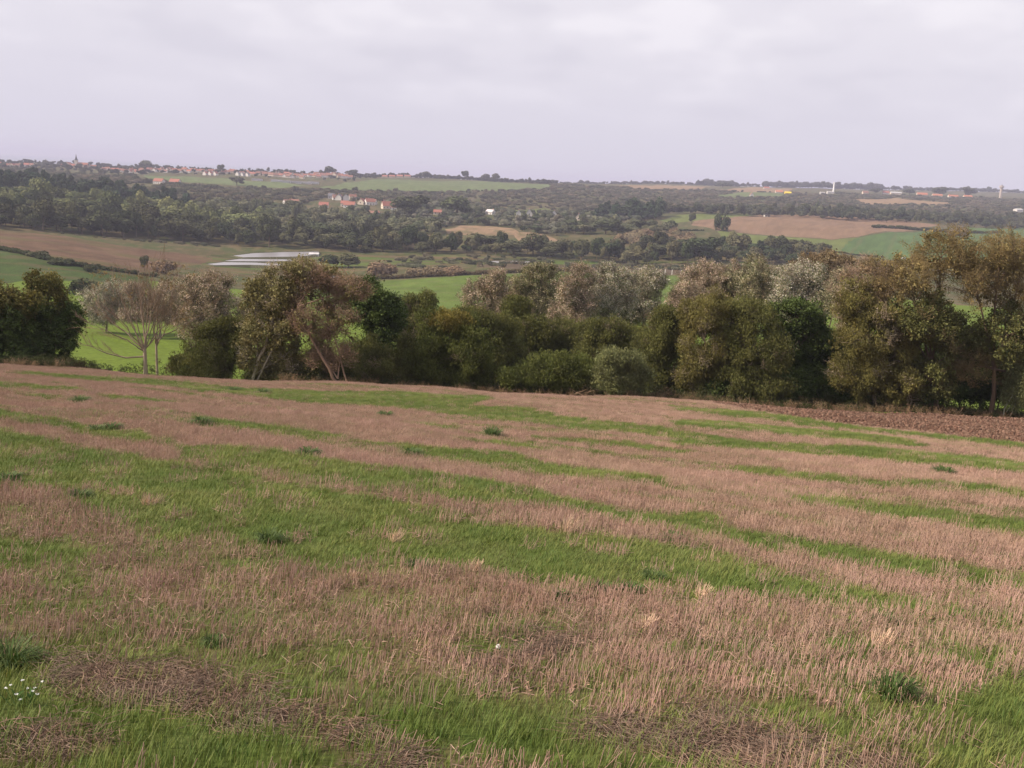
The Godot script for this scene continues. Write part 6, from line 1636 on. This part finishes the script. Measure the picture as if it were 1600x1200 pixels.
func build_field_cover() -> void:
	var strip := polygon(PLOUGHED_STRIP)
	var strip_box := bounds(strip)
	var stub := []
	var gras := []
	var stub_c := []
	var gras_c := []
	for k in 4:
		stub.append([]); gras.append([])
		stub_c.append(PackedColorArray()); gras_c.append(PackedColorArray())
	var straw := []
	var straw_c := PackedColorArray()
	var d := 2.6
	while d < 66.3:
		var step := 0.155 if d < 14.0 else (0.20 if d < 30.0 else 0.27)
		var half := 0.60 * d + 3.0
		var x := -half
		while x < half:
			var px := x + rng.randf_range(-0.5, 0.5) * step
			var pz := -(d + rng.randf_range(-0.5, 0.5) * step)
			x += step
			var g := grass_share(px, pz)
			var s := map_at(straw_map, px + nz.get_noise_2d(px * 2.0, pz * 2.0) * 0.4, pz + nz.get_noise_2d(px * 2.0, pz * 2.0 + 30.0) * 0.4) > 0.5
			if strip_box.has_point(Vector2(px, pz)) and Geometry2D.is_point_in_polygon(Vector2(px, pz), strip): continue
			var p := on_ground(px, pz)
			var v := rng.randi() % 4
			var turn := Basis(Vector3.UP, rng.randf_range(-0.5, 0.5))
			var wild := 1.0 + 0.35 * nz.get_noise_2d(px * 0.7 + 11.0, pz * 0.7)
			if s:
				for q in 3:
					straw.append(Transform3D(Basis(Vector3.UP, rng.randf() * TAU).scaled(Vector3.ONE * rng.randf_range(0.8, 1.2)), p + Vector3(rng.randf_range(-0.1, 0.1), 0.004 + 0.008 * q, rng.randf_range(-0.1, 0.1))))
					straw_c.append(vary(Color(0.245, 0.172, 0.132), 0.45))
				if rng.randf() > 0.14 + g * 0.35: continue
			var patch := nz2.get_noise_2d(px * 1.4, pz * 1.4)
			if rng.randf() > minf(0.965, g * 1.15 + patch * 0.25 * (1.0 - absf(g * 2.0 - 1.0))):
				var thin := d < 12.0 and rng.randf() < 0.18
				if not thin:
					var sc := rng.randf_range(0.85, 1.25) * wild * lerpf(1.0, 0.72, smoothstep(12.0, 24.0, d))
					stub[v].append(Transform3D((turn * Basis(Vector3.RIGHT, rng.randf_range(-0.1, 0.1)) * Basis(Vector3.BACK, rng.randf_range(-0.16, 0.06))).scaled(Vector3(1.0, sc, 1.0)), p))
					var c := Color(0.450, 0.302, 0.252).lerp(Color(0.405, 0.282, 0.222), clampf(0.5 + nz.get_noise_2d(px * 0.21, pz * 0.21 + 4.0) * 1.4, 0.0, 1.0))
					stub_c[v].append(vary(c, 0.16))
			if rng.randf() < g * 1.1 + 0.13 + (0.48 if d < 14.0 else 0.0):
				var dense := lerpf(0.62, 1.0, g) * wild * (1.0 + 0.6 * (1.0 - smoothstep(5.5, 9.0, d))) * lerpf(1.0, 1.5, smoothstep(10.0, 20.0, d) * g)
				gras[v].append(Transform3D(Basis(Vector3.UP, rng.randf_range(-1.1, 1.1)).scaled(Vector3(1.0, dense * rng.randf_range(0.8, 1.2), 1.0)), p))
				var c2 := Color(0.116, 0.160, 0.036).lerp(Color(0.174, 0.200, 0.056), clampf(0.45 + nz.get_noise_2d(px * 0.33, pz * 0.33 - 8.0) * 1.5, 0.0, 1.0))
				gras_c[v].append(vary(c2, 0.15))
		d += step
	var sf := thing("stubble", "pinkish cut straw stalks standing all over the field", "stubble")
	sf.set_meta("kind", "stuff")
	var gf := thing("grass", "green grass growing in strips between the stubble", "grass")
	gf.set_meta("kind", "stuff")
	for k in 4:
		scatter("stalks", stub_mesh(k), stub[k], stub_c[k], sf)
		scatter("blades", grass_mesh(64, 0.035, 0.09, 0.12, 0.9), gras[k], gras_c[k], gf)
	var mb := MB.new()
	for k in 34:
		var a := rng.randf_range(-1.1, 1.1) + (PI if rng.randf() < 0.5 else 0.0)
		var p := Vector3(rng.randf_range(-0.14, 0.14), rng.randf_range(0.0, 0.014), rng.randf_range(-0.14, 0.14))
		var e := p + Vector3(cos(a), rng.randf_range(-0.03, 0.03), sin(a)) * rng.randf_range(0.05, 0.15)
		mb.tube([p, p.lerp(e, 0.5) + rand_dir() * 0.008, e], [0.0022, 0.0021, 0.0016], 3, Color.WHITE * rng.randf_range(0.55, 1.35))
	var st := thing("flattened_straw", "brown flattened straw lying in patches near the front", "straw")
	st.set_meta("kind", "stuff")
	scatter("stems", mb.mesh(paint("straw", 0.8, 0.15, 0.25)), straw, straw_c, st)
	# clods on the ploughed strip
	var cl := MB.new()
	for k in 40:
		var c := rand_dir()
		var q := c.cross(rand_dir()).normalized()
		cl.tri(c, (c + q * 0.7).normalized() * rng.randf_range(0.8, 1.2), (c + c.cross(q) * 0.7).normalized() * rng.randf_range(0.8, 1.2), Color.WHITE * rng.randf_range(0.8, 1.2))
	var ball := SphereMesh.new()
	ball.radial_segments = 7
	ball.rings = 4
	var arr := ball.get_mesh_arrays()
	var vs: PackedVector3Array = arr[Mesh.ARRAY_VERTEX]
	for k in vs.size():
		vs[k] = vs[k] * (1.0 + 0.5 * nz.get_noise_3dv(vs[k] * 3.0))
		cl.v.append(vs[k] * 1.7); cl.n.append(vs[k].normalized()); cl.c.append(Color.WHITE)
	var off := cl.v.size() - vs.size()
	for k in (arr[Mesh.ARRAY_INDEX] as PackedInt32Array): cl.i.append(k + off)
	var cx := []
	var cc := PackedColorArray()
	while cx.size() < 20000:
		var q := Vector2(rng.randf_range(strip_box.position.x, strip_box.end.x), rng.randf_range(strip_box.position.y, strip_box.end.y))
		if not Geometry2D.is_point_in_polygon(q, strip): continue
		var s := pow(rng.randf(), 2.5) * 0.08 + 0.022
		cx.append(Transform3D(Basis.from_euler(Vector3(rng.randf() * TAU, rng.randf() * TAU, 0)).scaled_local(Vector3(s, s * 0.7, s)), on_ground(q.x, q.y) + Vector3(0, s * 0.25, 0)))
		cc.append(vary(Color(0.165, 0.098, 0.074).lerp(Color(0.26, 0.175, 0.13), rng.randf() * 0.6), 0.25))
	var co := thing("earth_clods", "reddish brown clods turned up on the ploughed strip at right", "clods")
	co.set_meta("kind", "stuff")
	scatter("clods", cl.mesh(paint("clod", 0.95, 0.0, 0.1)), cx, cc, co)

# ------------------------------------------------------------------ tussocks, tufts, flowers, brushwood
const TUSSOCK_LABELS := ["large dark green grass tussock at lower right among stubble", "dark green tussock cut by the left edge above the white flowers", "small dark tussock in the thin stubble at lower left", "very dark tussock left of a long low tussock pair", "long low dark tussock, left of a pair in mid-field", "long low dark tussock, right of a pair in mid-field", "small dark tussock at right below the stubble ridge", "dark tussock at the top edge of the dense stubble, left of centre", "dark low tussock in the green strip right of centre", "broad dark tussock in the big green patch at left", "flat dark tussock in the big green patch, left of the pale straw tuft"]

func build_details() -> void:
	for k in TUSSOCKS.size():
		var a: Array = TUSSOCKS[k]
		var mb := MB.new()
		var r: float = a[2] * 0.62
		var h: float = a[3] * 0.62
		var lean_to := Vector3(rng.randf_range(0.1, 0.6), 0, rng.randf_range(-0.4, 0.3))
		for j in rng.randi_range(190, 380):
			var ang := rng.randf() * TAU
			var q := sqrt(rng.randf()) * r * 0.45
			var d := (Vector3(cos(ang), 0, sin(ang)) + lean_to).normalized()
			var hh := h * rng.randf_range(0.45, 1.1)
			var reach := rng.randf_range(0.25, 0.8) * r
			var p := Vector3(cos(ang) * q, -0.03, sin(ang) * q)
			var col := vary(Color(0.066, 0.104, 0.028), 0.35)
			var s := d.cross(Vector3.UP).normalized() * 0.0035 * (1.0 if k < 11 else 2.2)
			var m1 := p + Vector3(0, hh * 0.7, 0) + d * reach * 0.3
			var m2 := p + Vector3(0, hh, 0) + d * reach * 0.75
			var t := p + Vector3(0, hh * 0.72, 0) + d * reach * 1.15
			mb.quad(p - s, m1 - s, m1 + s, p + s, col)
			mb.quad(m1 - s, m2 - s * 0.8, m2 + s * 0.8, m1 + s, col)
			mb.tri(m2 - s * 0.8, t, m2 + s * 0.8, col)
		var o := top("grass_tussock", mb.mesh(paint("grass", 0.65, 0.5, 0.35)), "")
		o.position = on_ground(a[0], a[1])
		if k < TUSSOCK_LABELS.size(): mark(o, TUSSOCK_LABELS[k], "grass tussock")
		else: mark(o, "small dark green grass tuft far out among the striped stubble", "grass tussock", "small far tufts")
	var tuft_labels := ["tall pale straw tuft at the foot of the stubble ridge, mid-field", "pale fan-shaped straw tuft in the big green patch at left", "pale upright straw tuft at the top of the dense stubble", "thin pale straw stems in the green patch left of centre", "pale slanting straw tuft right of the tussock pair", "pale straw tuft left of the small right-hand tussock", "thin pale straw tuft left of the dark mid-field tussock", "pale slanting straw bunch in the dense stubble at centre"]
	for k in STRAW_TUFTS.size():
		var a: Array = STRAW_TUFTS[k]
		var mb := MB.new()
		for j in 46:
			var p := Vector3(rng.randf_range(-1, 1) * a[3] * 0.35, -0.02, rng.randf_range(-1, 1) * a[3] * 0.25)
			var e := p + Vector3(rng.randf_range(-0.15, 0.35) * a[2], a[2] * 0.62 * rng.randf_range(0.45, 1.0), rng.randf_range(-0.2, 0.2) * a[2])
			mb.tube([p, p.lerp(e, 0.5) + rand_dir() * 0.006, e], [0.0036, 0.0034, 0.0024], 3, vary(Color(0.64, 0.47, 0.34), 0.25))
		var o := top("straw_tuft", mb.mesh(paint("straw", 0.8, 0.15, 0.25)), "")
		o.position = on_ground(a[0], a[1])
		mark(o, tuft_labels[k], "straw tuft")
	# white flowers at the lower left corner
	var spots := [[-0.06, 0.17, 0.03], [-0.02, 0.12, 0.05], [0.0, 0.19, 0.0], [0.05, 0.16, 0.04], [0.07, 0.13, -0.02], [0.09, 0.15, 0.05], [0.10, 0.11, 0.02], [-0.11, 0.13, 0.0], [-0.15, 0.12, 0.03], [0.02, 0.10, 0.08], [0.11, 0.17, -0.03]]
	var fl := thing("flowering_plant", "low plant with a cluster of small white flowers at lower left", "flowers", on_ground(-3.02, -6.0))
	var stems := MB.new()
	var leaves := MB.new()
	for s in spots:
		var t := Vector3(s[0], s[1] - 0.02, s[2])
		stems.tube([Vector3(s[0] * 0.4, -0.02, s[2] * 0.4), t * Vector3(0.8, 0.6, 0.8), t], [0.003, 0.0025, 0.002], 4, Color(0.10, 0.17, 0.05))
		leaf(leaves, Vector3(s[0] * 0.5, s[1] * 0.4, s[2] * 0.5), (rand_dir() + Vector3.UP * 0.4).normalized(), 0.06, 0.4, Color(0.07, 0.13, 0.035))
		var f := MB.new()
		for q in 5:
			var a: float = TAU * q / 5.0 + s[0] * 9.0
			var d := Vector3(cos(a), 0.35, sin(a)).normalized()
			leaf(f, t, d, rng.randf_range(0.011, 0.017), 0.9, Color(0.66, 0.67, 0.66))
		part("flower", f.mesh(paint("petal", 0.7, 0.3)), fl)
	part("stem", stems.mesh(paint("grass")), fl)
	part("leaf", leaves.mesh(paint("grass")), fl)
	# one white seed head in the stubble
	var sh := thing("dandelion_clock", "single white fluffy seed head standing in the stubble", "flower", on_ground(0.0, -7.4))
	var st := MB.new()
	st.tube([Vector3(0, -0.02, 0), Vector3(0.01, 0.08, 0), Vector3(0.0, 0.13, 0.0)], [0.003, 0.0026, 0.0024], 5, Color(0.30, 0.26, 0.14))
	part("stem", st.mesh(paint("grass")), sh)
	var hd := MB.new()
	for k in 90:
		var d := rand_dir()
		hd.tube([Vector3(0, 0.13, 0), Vector3(0, 0.13, 0) + d * 0.019], [0.0008, 0.0022], 3, Color(0.80, 0.80, 0.78))
	part("head", hd.mesh(paint("petal", 0.7, 0.3)), sh)
	# heap of cut branches under the hedge
	var br := thing("brushwood_heap", "heap of pale cut branches at the hedge foot near the centre", "brushwood", on_ground(4.6, -66.9))
	var stick := []
	for k in 20:
		var a := rng.randf_range(-0.9, 0.9) + (PI if rng.randf() < 0.5 else 0.0)
		var p := Vector3(rng.randf_range(-1.3, 1.3), rng.randf_range(0.02, 0.3), rng.randf_range(-0.5, 0.5))
		var e := p + Vector3(cos(a), rng.randf_range(-0.1, 0.5), sin(a)) * rng.randf_range(0.3, 0.8)
		var mb := MB.new()
		mb.tube([p, p.lerp(e, 0.5) + rand_dir() * 0.08, e], [0.022, 0.018, 0.008], 5, vary(Color(0.26, 0.18, 0.125), 0.3))
		part("branch", mb.mesh(paint("bark", 0.9, 0.0, 0.2)), br)
